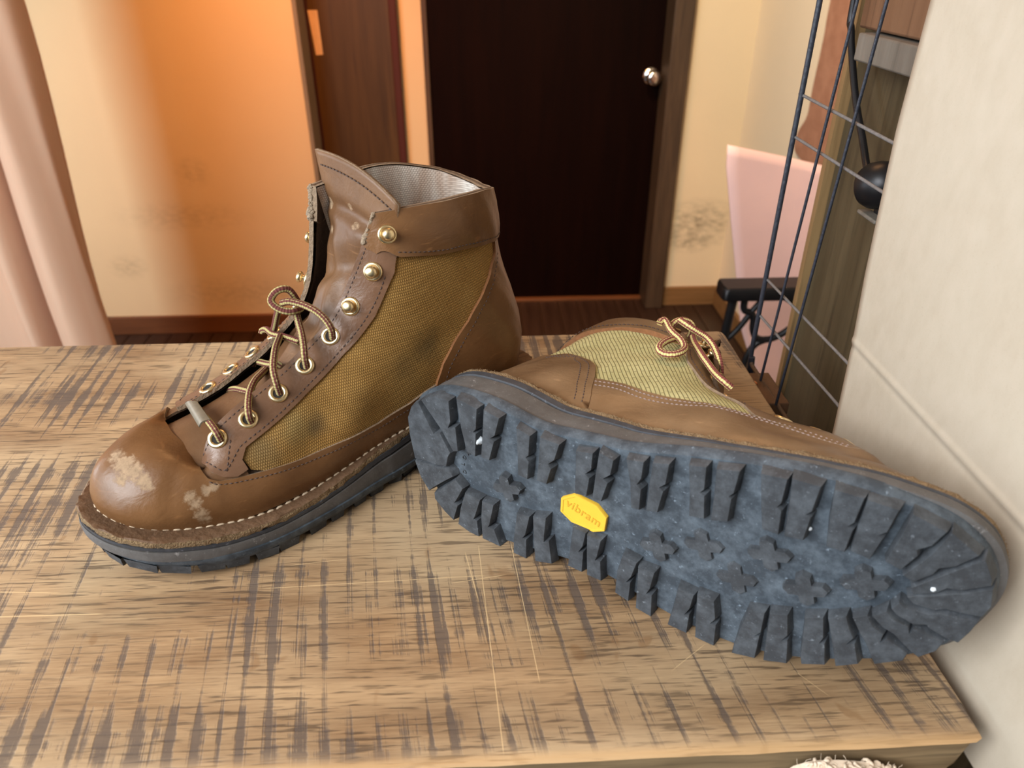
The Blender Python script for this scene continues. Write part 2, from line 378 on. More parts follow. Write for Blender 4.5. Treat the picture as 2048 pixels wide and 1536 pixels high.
LUGS = [[(0.0105,0.0373),(0.0159,0.0275),(0.0206,0.0189),(0.0255,0.0211),(0.0323,0.0093),(0.0302,0.0059),(0.0282,-0.0013),(0.0199,-0.0031),(0.0141,-0.0031),(0.0023,-0.0046),(-0.0003,0.0119),(-0.0002,0.0235),(0.0038,0.0319)],[(0.002,-0.0063),(0.0144,-0.0043),(0.0198,-0.0042),(0.0279,-0.0026),(0.0317,-0.0049),(0.0327,-0.0071),(0.0245,-0.0137),(0.0151,-0.0217),(0.012,-0.0247),(0.0054,-0.0164)],[(0.0343,-0.0083),(0.0396,-0.0132),(0.0344,-0.0227),(0.0323,-0.0259),(0.0347,-0.0271),(0.0302,-0.0398),(0.0236,-0.0358),(0.0162,-0.0289),(0.0162,-0.0245)],[(0.0407,-0.0156),(0.0519,-0.0167),(0.0474,-0.0301),(0.0459,-0.0331),(0.0485,-0.0333),(0.0491,-0.0456),(0.0425,-0.0444),(0.0335,-0.0413),(0.0363,-0.0285)],[(0.0529,-0.0172),(0.0615,-0.0168),(0.0577,-0.0326),(0.0564,-0.0348),(0.0608,-0.0347),(0.0646,-0.0459),(0.0516,-0.0454),(0.0514,-0.0302)],[(0.0129,0.0392),(0.0242,0.0449),(0.0342,0.0443),(0.0343,0.0307),(0.0321,0.0264),(0.0375,0.0283),(0.0381,0.0122),(0.0343,0.011),(0.0269,0.0231)],[(0.0396,0.0475),(0.0457,0.0466),(0.0537,0.0446),(0.0522,0.0311),(0.0501,0.0287),(0.0519,0.0282),(0.0504,0.0127),(0.0443,0.0141),(0.0412,0.0294)],[(0.058,0.0454),(0.0684,0.0428),(0.0649,0.0306),(0.0618,0.0281),(0.0643,0.0269),(0.0601,0.0132),(0.0542,0.0135),(0.0562,0.0295)],[(0.079,0.0402),(0.0878,0.0375),(0.0867,0.0249),(0.0849,0.023),(0.0867,0.0211),(0.0854,0.0091),(0.079,0.0098),(0.0792,0.0249)],[(0.0939,0.0386),(0.1058,0.0377),(0.1027,0.027),(0.0988,0.0233),(0.1006,0.0209),(0.0976,0.0101),(0.091,0.0102),(0.0924,0.0213)],[(0.1152,0.0369),(0.1252,0.0386),(0.1245,0.0281),(0.1211,0.0246),(0.1235,0.0229),(0.1218,0.0108),(0.1145,0.0102),(0.1151,0.025)],[(0.1285,0.0403),(0.1367,0.0379),(0.1353,0.0287),(0.1314,0.0252),(0.134,0.0235),(0.1304,0.0108),(0.1251,0.0108),(0.1266,0.0258)],[(0.1433,0.0409),(0.1527,0.0422),(0.152,0.0324),(0.1498,0.028),(0.1521,0.026),(0.1516,0.0133),(0.147,0.0129),(0.1459,0.0268)],[(0.1571,0.0434),(0.1656,0.0453),(0.1645,0.0332),(0.1614,0.0303),(0.1636,0.029),(0.1612,0.0154),(0.1551,0.0144),(0.1558,0.0285)],[(0.1748,0.0478),(0.1833,0.0494),(0.1835,0.0371),(0.1816,0.0345),(0.1838,0.0336),(0.1846,0.0205),(0.177,0.0194),(0.1763,0.0334)],[(0.1877,0.0499),(0.1985,0.0523),(0.1971,0.0397),(0.195,0.0371),(0.1963,0.0364),(0.1957,0.0231),(0.1876,0.0208),(0.1879,0.0353)],[(0.2073,0.0541),(0.2188,0.0547),(0.2179,0.0415),(0.2163,0.039),(0.2184,0.0378),(0.2185,0.0246),(0.2111,0.0252),(0.209,0.0397)],[(0.2203,0.0556),(0.2323,0.0549),(0.2306,0.0412),(0.2283,0.0389),(0.2306,0.0384),(0.229,0.0252),(0.2209,0.0248),(0.2209,0.0396)],[(0.2374,0.0549),(0.2491,0.0534),(0.2474,0.0403),(0.2452,0.0377),(0.2475,0.0368),(0.2459,0.0241),(0.2384,0.025),(0.2377,0.0383)],[(0.2502,0.053),(0.2624,0.0507),(0.26,0.0385),(0.2565,0.0359),(0.2591,0.0354),(0.2559,0.0231),(0.2479,0.0253),(0.2489,0.0385)],[(0.2673,0.0497),(0.2807,0.0433),(0.2768,0.0352),(0.272,0.032),(0.273,0.0293),(0.2679,0.0204),(0.2617,0.0235),(0.2647,0.0361)],[(0.2823,0.0433),(0.2938,0.0333),(0.2868,0.0263),(0.2814,0.0242),(0.28,0.0209),(0.2735,0.015),(0.2692,0.0179),(0.2771,0.0309)],[(0.2962,0.0319),(0.3007,0.0221),(0.3011,0.0185),(0.2912,0.0142),(0.2862,0.0144),(0.2824,0.0109),(0.2746,0.0087),(0.2732,0.0122),(0.2821,0.0202),(0.2876,0.025)],[(0.302,0.0171),(0.3035,0.0076),(0.3015,0.0013),(0.2962,0.0017),(0.2879,0.0032),(0.2836,0.0017),(0.2756,0.0034),(0.2728,0.0067),(0.2762,0.0085),(0.2811,0.0093),(0.2867,0.0116),(0.2938,0.0135)],[(0.3008,-0.0006),(0.299,-0.0076),(0.2959,-0.0146),(0.291,-0.013),(0.2834,-0.0085),(0.2826,-0.007),(0.2776,-0.008),(0.2706,-0.0042),(0.2682,-0.0012),(0.2704,0.0031),(0.2729,0.0009),(0.2825,-0.0007),(0.2863,0.0009),(0.2932,-0.0008)],[(0.291,-0.0144),(0.2889,-0.0211),(0.283,-0.0263),(0.2793,-0.0235),(0.2715,-0.0154),(0.2667,-0.0127),(0.2617,-0.0075),(0.2667,-0.0026),(0.2694,-0.0064),(0.2763,-0.0094),(0.2772,-0.0133),(0.2784,-0.0097),(0.2854,-0.0133)],[(0.2788,-0.0249),(0.2777,-0.0298),(0.2671,-0.0352),(0.2619,-0.024),(0.2591,-0.0199),(0.2544,-0.0106),(0.2599,-0.0072),(0.2629,-0.0128),(0.2679,-0.0167),(0.2673,-0.0215),(0.2693,-0.0184)],[(0.2609,-0.0373),(0.252,-0.0419),(0.2488,-0.0295),(0.2448,-0.0144),(0.2519,-0.0106),(0.2546,-0.018),(0.2569,-0.0223),(0.2545,-0.027),(0.2577,-0.0254)],[(0.2477,-0.0427),(0.2376,-0.0465),(0.2366,-0.0424),(0.2353,-0.0175),(0.243,-0.0144),(0.2449,-0.0266),(0.2434,-0.0307),(0.2457,-0.0294)],[(0.2103,-0.0239),(0.2181,-0.0218),(0.2178,-0.0349),(0.2147,-0.0388),(0.2173,-0.037),(0.2167,-0.0526),(0.2052,-0.0549),(0.2074,-0.0386)],[(0.2201,-0.0213),(0.2281,-0.0188),(0.2298,-0.0313),(0.2274,-0.0355),(0.23,-0.0338),(0.2314,-0.0489),(0.2206,-0.0519),(0.2202,-0.0371)],[(0.1747,-0.0261),(0.1834,-0.0272),(0.182,-0.0371),(0.1794,-0.0421),(0.182,-0.0404),(0.1814,-0.057),(0.1708,-0.0568),(0.1729,-0.0411)],[(0.1848,-0.026),(0.1937,-0.0261),(0.1955,-0.0373),(0.193,-0.0415),(0.196,-0.0405),(0.1961,-0.0568),(0.1859,-0.0571),(0.1852,-0.0401)],[(0.1435,-0.0185),(0.1519,-0.0201),(0.1491,-0.0312),(0.1463,-0.0357),(0.1488,-0.0344),(0.148,-0.0484),(0.1399,-0.046),(0.1405,-0.0311)],[(0.1524,-0.0225),(0.1618,-0.0224),(0.16,-0.0342),(0.158,-0.0384),(0.1612,-0.0377),(0.1614,-0.0538),(0.1523,-0.0509),(0.1524,-0.0388)],[(0.1135,-0.0124),(0.1218,-0.0129),(0.1201,-0.0227),(0.1174,-0.0275),(0.1204,-0.0261),(0.1196,-0.0409),(0.1105,-0.0402),(0.1121,-0.026)],[(0.1223,-0.0138),(0.1309,-0.0143),(0.1288,-0.0261),(0.1276,-0.0291),(0.1308,-0.0283),(0.1315,-0.0418),(0.1226,-0.0413),(0.1222,-0.0279)],[(0.0773,-0.0166),(0.0861,-0.0157),(0.0829,-0.03),(0.0807,-0.0331),(0.0834,-0.0329),(0.0829,-0.0474),(0.074,-0.0482),(0.0741,-0.038)],[(0.0881,-0.0149),(0.0969,-0.0124),(0.0955,-0.0266),(0.0952,-0.0298),(0.0985,-0.0276),(0.1003,-0.0435),(0.0889,-0.0464),(0.0882,-0.0331)]]
OUTL = [(0.0008,0.0002),(-0.0009,0.0132),(0.0001,0.0229),(0.0024,0.0305),(0.0076,0.0372),(0.0167,0.0428),(0.0266,0.0464),(0.0392,0.0475),(0.0573,0.0469),(0.0714,0.0443),(0.0909,0.0397),(0.1076,0.0408),(0.1284,0.0421),(0.1405,0.0427),(0.1578,0.0464),(0.1727,0.0498),(0.186,0.0521),(0.2002,0.0544),(0.219,0.0563),(0.2326,0.0566),(0.2493,0.0552),(0.2629,0.0515),(0.2807,0.045),(0.2945,0.0333),(0.3012,0.0214),(0.3036,0.0103),(0.3017,-0.0012),(0.2942,-0.0188),(0.2878,-0.0254),(0.2756,-0.0337),(0.2602,-0.04),(0.2395,-0.0475),(0.2214,-0.0519),(0.199,-0.0548),(0.163,-0.051),(0.133,-0.0413),(0.1044,-0.0415),(0.0665,-0.0455),(0.0444,-0.0443),(0.0182,-0.0318),(0.0057,-0.0125)]
LACE_ST = {'clip':[(0.2316,0.031,0.073),(0.2327,0.03,0.0788),(0.233,0.02,0.0798),(0.2328,0.006,0.0775),(0.232,-0.008,0.0747),(0.2317,-0.018,0.0722),(0.2318,-0.024,0.0686)],
'L2':[(0.2135,0.031,0.0782),(0.2146,0.033,0.0838),(0.2126,0.028,0.0866),(0.2076,0.018,0.0885),(0.201,0.008,0.0886),(0.1944,0.0,0.0872),(0.1882,-0.008,0.0851)],
'L3':[(0.1951,0.032,0.0903),(0.1965,0.034,0.0985),(0.1952,0.029,0.1051),(0.189,0.018,0.1094),(0.1827,0.006,0.1079),(0.1775,-0.004,0.106)],
'L4':[(0.1776,0.033,0.1018),(0.1786,0.035,0.1091),(0.1767,0.031,0.1142),(0.1735,0.022,0.1168),(0.1709,0.013,0.1189),(0.1695,0.008,0.1226),(0.1693,0.006,0.1247)],
'K5':[(0.1602,0.034,0.1151),(0.1612,0.036,0.1221),(0.1626,0.033,0.1272),(0.1649,0.028,0.1308),(0.168,0.022,0.1328),(0.1712,0.017,0.1338),(0.1745,0.013,0.1342),(0.1773,0.009,0.1326)],
'loop':[(0.1663,0.004,0.1291),(0.1691,0.006,0.135),(0.1713,0.006,0.1383),(0.1749,0.006,0.1395),(0.1784,0.005,0.1382),(0.1808,0.004,0.1351),(0.1818,0.005,0.1329),(0.1809,0.008,0.1308),(0.1783,0.011,0.129),(0.1751,0.013,0.1281),(0.1714,0.013,0.1277),(0.1666,0.008,0.1257),(0.1637,0.002,0.1246)],
'strand':[(0.1772,0.002,0.1265),(0.1765,-0.006,0.1182),(0.1761,-0.014,0.1087),(0.1757,-0.02,0.1025)],
'X1':[(0.18,-0.03,0.0981),(0.1791,-0.03,0.1),(0.1781,-0.024,0.1027),(0.178,-0.014,0.1035),(0.1754,-0.004,0.1052),(0.1737,0.005,0.1066),(0.1714,0.011,0.1065)],
'X2':[(0.1896,-0.029,0.0789),(0.1883,-0.028,0.0817),(0.1869,-0.02,0.0843),(0.1856,-0.008,0.0878),(0.1838,0.004,0.0924)],
'X3':[(0.2081,-0.028,0.066),(0.2076,-0.024,0.0698),(0.2068,-0.012,0.0762),(0.2056,0.0,0.0805),(0.2033,0.01,0.0829)],
'X4':[(0.2218,0.002,0.0677),(0.2175,-0.002,0.0682),(0.2127,-0.008,0.0677),(0.2076,-0.014,0.0654)],}
LACE_LY = {'tip':[(0.0963,0.05,0.149),(0.0968,0.051,0.1518),(0.0984,0.051,0.1534),(0.1019,0.05,0.1502),(0.1058,0.049,0.1452),(0.1106,0.048,0.1409),(0.1153,0.047,0.1381),(0.1192,0.046,0.1343),(0.122,0.045,0.1294),(0.1221,0.045,0.1226),(0.1191,0.045,0.1172),(0.1141,0.045,0.1157),(0.1102,0.046,0.1172),(0.1086,0.047,0.122),(0.1093,0.047,0.1302),(0.1106,0.045,0.1401),(0.1106,0.04,0.1507),(0.1102,0.032,0.1659)],
'loop':[(0.0991,0.034,0.1775),(0.1015,0.042,0.1613),(0.1017,0.046,0.1584),(0.1031,0.048,0.1615),(0.1059,0.048,0.166),(0.1092,0.046,0.1697),(0.1119,0.043,0.17),(0.1101,0.037,0.1738),(0.1058,0.03,0.1801)],
'A':[(0.1054,0.044,0.158),(0.1106,0.044,0.1538),(0.1148,0.042,0.1538),(0.1191,0.039,0.1559),(0.1237,0.036,0.1574),(0.1289,0.033,0.1554),(0.1332,0.03,0.1517),(0.137,0.027,0.1472),(0.1393,0.023,0.1445),(0.1402,0.018,0.1434)],
'B':[(0.115,0.034,0.1578),(0.1199,0.034,0.1485),(0.1249,0.033,0.1422),(0.1305,0.032,0.1353),(0.1363,0.031,0.1289),(0.1419,0.03,0.1227),(0.148,0.03,0.116),(0.1526,0.029,0.1132),(0.1561,0.026,0.1142)],}
CPL = CP.copy()
for (i, j, v) in [(4, 4, (.228, .032, .079)), (4, 3, (.224, .040, .069)), (5, 4, (.181, .025, .101)), (5, 3, (.181, .037, .084)),
                  (3, 4, (.243, .033, .0575)), (3, 3, (.245, .040, .059)),
                  (11, 4, (.022, 0, .174)), (11, 3, (.018, 0, .132)), (10, 4, (.026, .014, .176)), (10, 3, (.023, .014, .132)), (12, 4, (.026, -.016, .177)), (12, 3, (.023, -.016, .133)),
                  (9, 4, (.046, .030, .182)), (9, 3, (.041, .029, .135)), (13, 4, (.045, -.033, .183)), (13, 3, (.041, -.031, .137)), (11, 2, (.007, 0, .092)), (10, 2, (.013, .016, .092)), (12, 2, (.013, -.016, .092)),
                  (11, 1, (.001, 0, .062)), (10, 1, (.007, .016, .062)), (12, 1, (.007, -.015, .062))]: CPL[i, j] = v
spring = lambda x: 2.1 * np.maximum(0, x - .205) ** 2 + 2.0 * np.maximum(0, .03 - x) ** 2
_zx = [-.02, .03, .06, .08, .10, .126, .145, .165, .19, .215, .32]; _zz = [.0415, .0415, .0415, .0408, .0392, .0362, .0335, .0298, .0262, .0252, .0252]
ztop = lambda x: np.interp(x, _zx, _zz)

class Boot:
    def __init__(b, name, mat4, cp, mir, mats, label):
        b.cp, b.mir, b.m = cp, mir, mats
        b.zr = np.array([mat4[2][3], mat4[2][0], mat4[2][1], mat4[2][2]])
        b.root = tag(empty(name, mat4=mat4), label, 'boot', 'pair of brown leather and canvas boots')
    def P(b, s, t, off=0., disp=None):
        s = np.asarray(s, float); t = np.asarray(t, float)
        p = S(s, t, b.cp)
        e = 1e-3; t0 = np.clip(t - e, 0, 1); t1 = np.clip(t + e, 0, 1)
        ds = S(s + e, t, b.cp) - S(s - e, t, b.cp); dt = S(s, t1, b.cp) - S(s, t0, b.cp)
        n = np.cross(ds, dt); n /= np.linalg.norm(n, axis=-1, keepdims=True) + 1e-12
        o = np.asarray(off, float)
        if disp is not None: o = o + disp(s, t, p)
        return p + n * o[..., None] if o.ndim else p + n * o, n
    def mk(b, name, V, F, m=None, parent=None, smooth=True, mats=None, mi=None, uv=None, sharp=40):
        V = np.array(V, float)
        if b.mir:
            V = V * np.array([1, -1, 1]); low = .0003 - (b.zr[0] + V @ b.zr[1:])     # keep it resting on the table
            V[:, 1] += np.where(low > 0, low, 0) / b.zr[2]; F = [tuple(f)[::-1] for f in F]
        return obj(name, V, F, m, parent or b.root, smooth, mats, mi, uv, sharp)
    def panel(b, name, poly, th, m, edge, off=0., disp=None, parent=None, step=.0045, label=None):
        poly = np.array(poly, float)
        sc_ = np.array([.032, .085])
        # resample boundary in scaled space
        q = poly * sc_; B = []
        for i in range(len(q)):
            a, c = q[i], q[(i + 1) % len(q)]; n = max(1, int(np.ceil(np.linalg.norm(c - a) / step)))
            for k in range(n): B.append(a + (c - a) * k / n)
        B = np.array(B); nb = len(B)
        lo, hi = B.min(0), B.max(0); I = []
        xs = np.arange(lo[0] + step * .5, hi[0], step); ys = np.arange(lo[1] + step * .5, hi[1], step)
        gx, gy = np.meshgrid(xs, ys); G_ = np.stack([gx.ravel(), gy.ravel()], 1)
        # inside test + distance to boundary
        ins = np.zeros(len(G_), bool); j = nb - 1
        for i in range(nb):
            xi, yi = B[i]; xj, yj = B[j]
            c = ((yi > G_[:, 1]) != (yj > G_[:, 1])) & (G_[:, 0] < (xj - xi) * (G_[:, 1] - yi) / (yj - yi + 1e-15) + xi)
            ins ^= c; j = i
        G_ = G_[ins]
        dm = np.full(len(G_), 9.)
        for i in range(nb): dm = np.minimum(dm, np.hypot(G_[:, 0] - B[i, 0], G_[:, 1] - B[i, 1]))
        G_ = G_[dm > step * .45]
        pts = [Vector(p) for p in np.concatenate([B, G_])]
        r = delaunay_2d_cdt(pts, [], [list(range(nb))], 1, 1e-7)
        ov, of = r[0], r[2]
        uvp = np.array([tuple(v) for v in ov]) / sc_
        orig = r[3]
        idx = {}
        for k, l in enumerate(orig):
            for a in l: idx[a] = k
        bl = [idx[i] for i in range(nb)]
        top, n = b.P(uvp[:, 0], uvp[:, 1], off + th, disp)
        bs = set(bl); base, _ = b.P(uvp[bl, 0], uvp[bl, 1], off - (.0012 if name != 'collar' else .0032), disp)
        mid, _ = b.P(uvp[bl, 0], uvp[bl, 1], off + th * .72, disp)
        # the rim: a rounded shoulder (pull the top boundary slightly in), then a raw edge
        cen = {}
        V = list(top); nt = len(V)
        V += list(mid); V += list(base)
        F = []; MI = []
        flip = None
        for f in of:
            a, c, d = [np.array(V[i]) for i in f[:3]]
            nn = np.cross(c - a, d - a)
            g = f if np.dot(nn, n[f[0]]) > 0 else list(f)[::-1]
            F.append(tuple(g)); MI.append(0)
        area = sum(B[i - 1][0] * B[i][1] - B[i][0] * B[i - 1][1] for i in range(nb))
        for i in range(nb):
            k = (i + 1) % nb
            q1 = (bl[i], nt + i, nt + k, bl[k]); q2 = (nt + i, nt + nb + i, nt + nb + k, nt + k)
            if area < 0: q1, q2 = q1[::-1], q2[::-1]
            F += [q1, q2]; MI += [1, 1]
        o = b.mk(name, V, F, None, parent, True, [m, edge], MI, sharp=38)
        if label: o['label'] = label
        return o
    def stitches(b, name, lines, off, m, pitch=.0031, ln=.0021, r=.00042, disp=None, parent=None):
        for L in lines:
            V, F = [], []
            q = catmull(L, 10); p, n = b.P(q[:, 0], q[:, 1], off, disp)
            d = np.r_[0, np.cumsum(np.linalg.norm(np.diff(p, axis=0), axis=1))]
            for a in np.arange(0, d[-1] - ln, pitch):
                ends = [np.array([np.interp(x, d, p[:, k]) for k in range(3)]) for x in (a, a + ln * .5, a + ln)]
                nn = np.array([np.interp(a, d, n[:, k]) for k in range(3)]); nn /= np.linalg.norm(nn) + 1e-9
                ends[0] = ends[0] - nn * r * .6; ends[2] = ends[2] - nn * r * .6
                v, f, _ = tube_geo(ends, r, 5, True, len(V), [r * .55, r, r * .55]); V += v; F += f
            if F: b.mk(name, V, F, m, parent, True, sharp=180)
    def frame(b, s, t, off, disp=None):
        p, n = b.P(np.array([s]), np.array([t]), off, disp); p, n = p[0], n[0]
        x = np.cross(n, [0, 0, 1.]); x /= np.linalg.norm(x); y = np.cross(n, x)
        M_ = Matrix(((x[0], y[0], n[0], p[0]), (x[1], y[1], n[1], p[1]), (x[2], y[2], n[2], p[2]), (0, 0, 0, 1)))
        return M_
    def turned(b, name, prof, M_, m, parent=None, seg=20):
        V, F = [], []
        for (r, h) in prof:
            for k in range(seg):
                t = 2 * math.pi * k / seg; V.append(M_ @ Vector((r * math.cos(t), r * math.sin(t), h)))
        for i in range(len(prof) - 1):
            for k in range(seg):
                k2 = (k + 1) % seg; F.append((i * seg + k, i * seg + k2, (i + 1) * seg + k2, (i + 1) * seg + k))
        F.append(tuple(range(seg))[::-1]); F.append(tuple((len(prof) - 1) * seg + k for k in range(seg)))
        return b.mk(name, V, F, m, parent, True, sharp=50)

    # ---------------------------------------------------------------- sole
    def sole(b, logo=False):
        ring = catmull(OUTL, 6, True)
        # smooth the traced outline a little
        for _ in range(6): ring = .5 * ring + .25 * (np.roll(ring, 1, 0) + np.roll(ring, -1, 0))
        hw_ = lambda x: 1 - (0. if b.mir else .20) * np.clip((.135 - x) / .05, 0, 1)      # a narrower heel on the standing boot
        ring[:, 1] *= hw_(ring[:, 0])
        nr = len(ring)
        tn = np.roll(ring, -1, 0) - np.roll(ring, 1, 0); tn /= np.linalg.norm(tn, axis=1, keepdims=True)
        out = np.stack([tn[:, 1], -tn[:, 0]], 1)
        if np.dot(out[0], ring[0] - ring.mean(0)) < 0: out = -out
        def layer(name, prof, m, cap_bottom=True, cap_top=True, parent=None, jit=0., m2=None, mrows=(), toe_=0.):
            V, F, MI = [], [], []
            for (off, fz) in prof:
                r2 = ring + out * (off + toe_ * np.clip((ring[:, :1] - .235) / .06, 0, 1) + (np.random.randn(nr, 1) * jit if jit else 0))
                x = r2[:, 0]; z = fz(x) + spring(x) + (np.random.randn(nr) * jit * .7 if jit else 0)
                V += list(np.c_[r2, z])
            ccw = sum(ring[i - 1][0] * ring[i][1] - ring[i][0] * ring[i - 1][1] for i in range(nr)) > 0
            for i in range(len(prof) - 1):
                for k in range(nr):
                    k2 = (k + 1) % nr; q = (i * nr + k, i * nr + k2, (i + 1) * nr + k2, (i + 1) * nr + k)
                    F.append(q if ccw else q[::-1]); MI.append(1 if i in mrows else 0)
            def cap(base, up):
                # strips from medial to lateral side: fan about the mid line
                c0 = len(V); mid = ring.copy(); mid[:, 1] = 0.004
                off, fz = prof[0] if base == 0 else prof[-1]
                r2 = ring * 1.0; mx = np.clip(r2[:, 0], .04, .255)
                for k in range(nr): V.append((mx[k], .002, float(fz(mx[k]) + spring(mx[k]))))
                for k in range(nr):
                    k2 = (k + 1) % nr; q = (base + k, base + k2, c0 + k2, c0 + k)
                    if (not ccw) != up: q = q[::-1]
                    F.append(q); MI.append(0)
            if cap_bottom: cap(0, True)
            if cap_top: cap((len(prof) - 1) * nr, False)
            return b.mk(name, V, F, None, parent, True, [m, m2 or m], MI, sharp=35)
        H = .0058
        o = layer('outsole', [(-.0035, lambda x: x * 0 + H), (-.0008, lambda x: x * 0 + H), (.0012, lambda x: x * 0 + H + .0035), (.0012, lambda x: x * 0 + .0122)], m_rub)
        fz = lambda a: (lambda x: .0115 + (ztop(x) - .0045 - .0115) * a)
        layer('midsole', [(-.003, fz(0)), (-.0002, fz(.02)), (.0001, fz(.5)), (-.0004, fz(.70)), (-.0022, fz(.74)), (-.0022, fz(.78)), (-.0006, fz(.81)), (-.0006, fz(1.0)), (-.002, fz(1.02))], m_mid, True, True, None, 0, m_mid2, (4, 5, 6, 7), .0042)
        w = layer('welt', [(-.004, lambda x: ztop(x) - .0046), (-.0012, lambda x: ztop(x) - .0044), (-.0008, lambda x: ztop(x) - .0022), (-.0012, lambda x: ztop(x) - .0004), (-.0022, lambda x: ztop(x) + .0002), (-.006, lambda x: ztop(x) + .0002)], m_welt, True, True, None, .00035, m_fuzz, (1, 2), .0042)
        # fuzz fibres along the welt's cut edge
        V, F = [], []
        for _ in range(1500):
            k = random.randrange(nr); f = random.random(); p2 = ring[k] * (1 - f) + ring[(k + 1) % nr] * f + out[k] * (-.0009 + .0042 * min(1, max(0, (ring[k][0] - .235) / .06)))
            z = float(ztop(p2[0]) + spring(p2[0]) - random.uniform(.0006, .0042))
            a = np.array([p2[0], p2[1], z]); dr = np.array([*out[k], random.uniform(-.7, .7)]) + np.random.randn(3) * .45
            e = a + dr / np.linalg.norm(dr) * random.uniform(.0005, .0013); sd = np.cross(dr, [0, 0, 1.]); sd = sd / (np.linalg.norm(sd) + 1e-9) * .00013
            n0 = len(V); V += [a - sd, a + sd, e]; F.append((n0, n0 + 1, n0 + 2))
        fo = b.mk('welt_fuzz', V, F, m_fuzz, w, False); fo['kind'] = 'stuff'
        # welt stitching
        s_ = np.r_[np.arange(-7.2, 7.25, .1)]; p, n = b.P(s_, s_ * 0, 0.)
        pl = p.copy(); nn = n.copy(); nn[:, 2] = 0; nn /= np.linalg.norm(nn, axis=1, keepdims=True)
        pl[:, :2] += nn[:, :2] * .0021; pl[:, 2] = ztop(pl[:, 0]) + spring(pl[:, 0]) + .0004
        dd = np.r_[0, np.cumsum(np.linalg.norm(np.diff(pl, axis=0), axis=1))]
        V, F = [], []
        for a in np.arange(0, dd[-1], .0056):
            e = [np.array([np.interp(x, dd, pl[:, k]) for k in range(3)]) for x in (a, a + .0011, a + .0033, a + .0044)]
            e[0][2] -= .0006; e[3][2] -= .0006
            v, f, _ = tube_geo(e, .0007, 6, True, len(V), [.0004, .00075, .00075, .0004]); V += v; F += f
        b.mk('welt_stitching', V, F, m_thread_cream, w, True, sharp=180)
        # tread lugs: one mesh each
        for q in LUGS:
            q = np.array(q); q[:, 1] *= hw_(q[:, 0]); c = q.mean(0)
            ar = sum(q[i - 1][0] * q[i][1] - q[i][0] * q[i - 1][1] for i in range(len(q)))
            if ar < 0: q = q[::-1]
            n = len(q)
            e1 = q - np.roll(q, 1, 0); e2 = np.roll(q, -1, 0) - q
            nn = np.stack([e1[:, 1], -e1[:, 0]], 1) / (np.linalg.norm(e1, axis=1, keepdims=True) + 1e-9) + np.stack([e2[:, 1], -e2[:, 0]], 1) / (np.linalg.norm(e2, axis=1, keepdims=True) + 1e-9)
            nn /= np.linalg.norm(nn, axis=1, keepdims=True) + 1e-9
            rows = [(q - nn * .0004, 0.), (q - nn * .0001, .00035), (q + nn * .0013, H + .0006)]
            V = []
            for r2, z in rows: V += [(x, y, z + float(spring(x))) for x, y in r2]
            F = [tuple(range(n))[::-1]]
            for i in range(2): F += [(i * n + k, i * n + (k + 1) % n, (i + 1) * n + (k + 1) % n, (i + 1) * n + k) for k in range(n)]
            b.mk('lug', V, F, m_lug, o, False)
        for (cx, cy, hh) in [(.0697, -.0036, .0042), (.1612, -.0081, .0030), (.1841, .0015, .0018), (.2152, .0093, .0028), (.2018, -.0116, .0014), (.233, -.0041, .0034), (.256, .0071, .0034)]:
            V = []; n = 16; pr = []
            for k in range(n):
                a = 2 * math.pi * k / n + .25; R_ = [.0096, .0082, .0046, .0082][k % 4]; pr.append((cx + R_ * math.cos(a) * 1.08, cy + R_ * math.sin(a) * .95))
            for z, sc_ in ((H - hh, .94), (H + .0003, 1.06)): V += [(cx + (x - cx) * sc_, cy + (y - cy) * sc_, z + float(spring(x))) for x, y in pr]
            F = [tuple(range(n))[::-1]] + [(k, (k + 1) % n, n + (k + 1) % n, n + k) for k in range(n)]
            b.mk('tread_cross', V, F, m_lug, o, False)
        if logo:
            oc = [(.1045, .0016), (.1127, .0067), (.126, .0045), (.1321, -.0013), (.131, -.0104), (.1244, -.0135), (.1108, -.012), (.104, -.0073)]
            cx, cy = np.mean([p[0] for p in oc]), np.mean([p[1] for p in oc]); n = 8
            V = []
            for (f, z) in ((1.0, H + .0003), (1.0, H - .0022), (.98, H - .0025), (.90, H - .0025), (.88, H - .0021)): V += [(cx + (x - cx) * f, cy + (y - cy) * f, z) for x, y in oc]
            F = []
            for i in range(4): F += [((i + 1) * n + k, (i + 1) * n + (k + 1) % n, i * n + (k + 1) % n, i * n + k) for k in range(n)]
            F.append(tuple(range(4 * n, 5 * n)))
            if sum(oc[i - 1][0] * oc[i][1] - oc[i][0] * oc[i - 1][1] for i in range(8)) < 0: pass
            else: F = [f[::-1] for f in F]
            lg = b.mk('badge', V, F, m_yellow, o, False); lg['label'] = 'yellow elongated octagonal rubber badge with the maker word on it'
            # raised word, running from heel to toe; seen from below the sole
            def word(txt, size, ox, oy, ang, z, m, nm, dep, par, spread=1.0):
                cu = D.curves.new(nm, 'FONT'); cu.body = txt; cu.size = size; cu.extrude = dep; cu.align_x = 'CENTER'; cu.align_y = 'CENTER'; cu.offset = size * .006; cu.space_character = spread
                t = D.objects.new(nm, cu); COL.objects.link(t)
                dg = bpy.context.evaluated_depsgraph_get(); me = D.meshes.new_from_object(t.evaluated_get(dg)); D.objects.remove(t)
                # local frame as built (already mirrored): x toward the toe, reading up = medial = local -y, facing -z
                y_ = -1 if b.mir else 1
                ca, sa = math.cos(ang), math.sin(ang)
                R3 = Matrix(((ca, -sa * 1, 0, ox), (sa * y_, ca * y_, 0, oy * y_), (0, 0, -1, z), (0, 0, 0, 1)))
                me.transform(R3); me.materials.clear(); me.materials.append(m)
                w_ = D.objects.new(nm, me); COL.objects.link(w_); w_.parent = par
                return w_
            word('vibram', .0074, cx, cy + .0006, math.radians(-19), H - .0022, m_yellow_dk, 'badge_lettering', .0002, lg, 1.08)
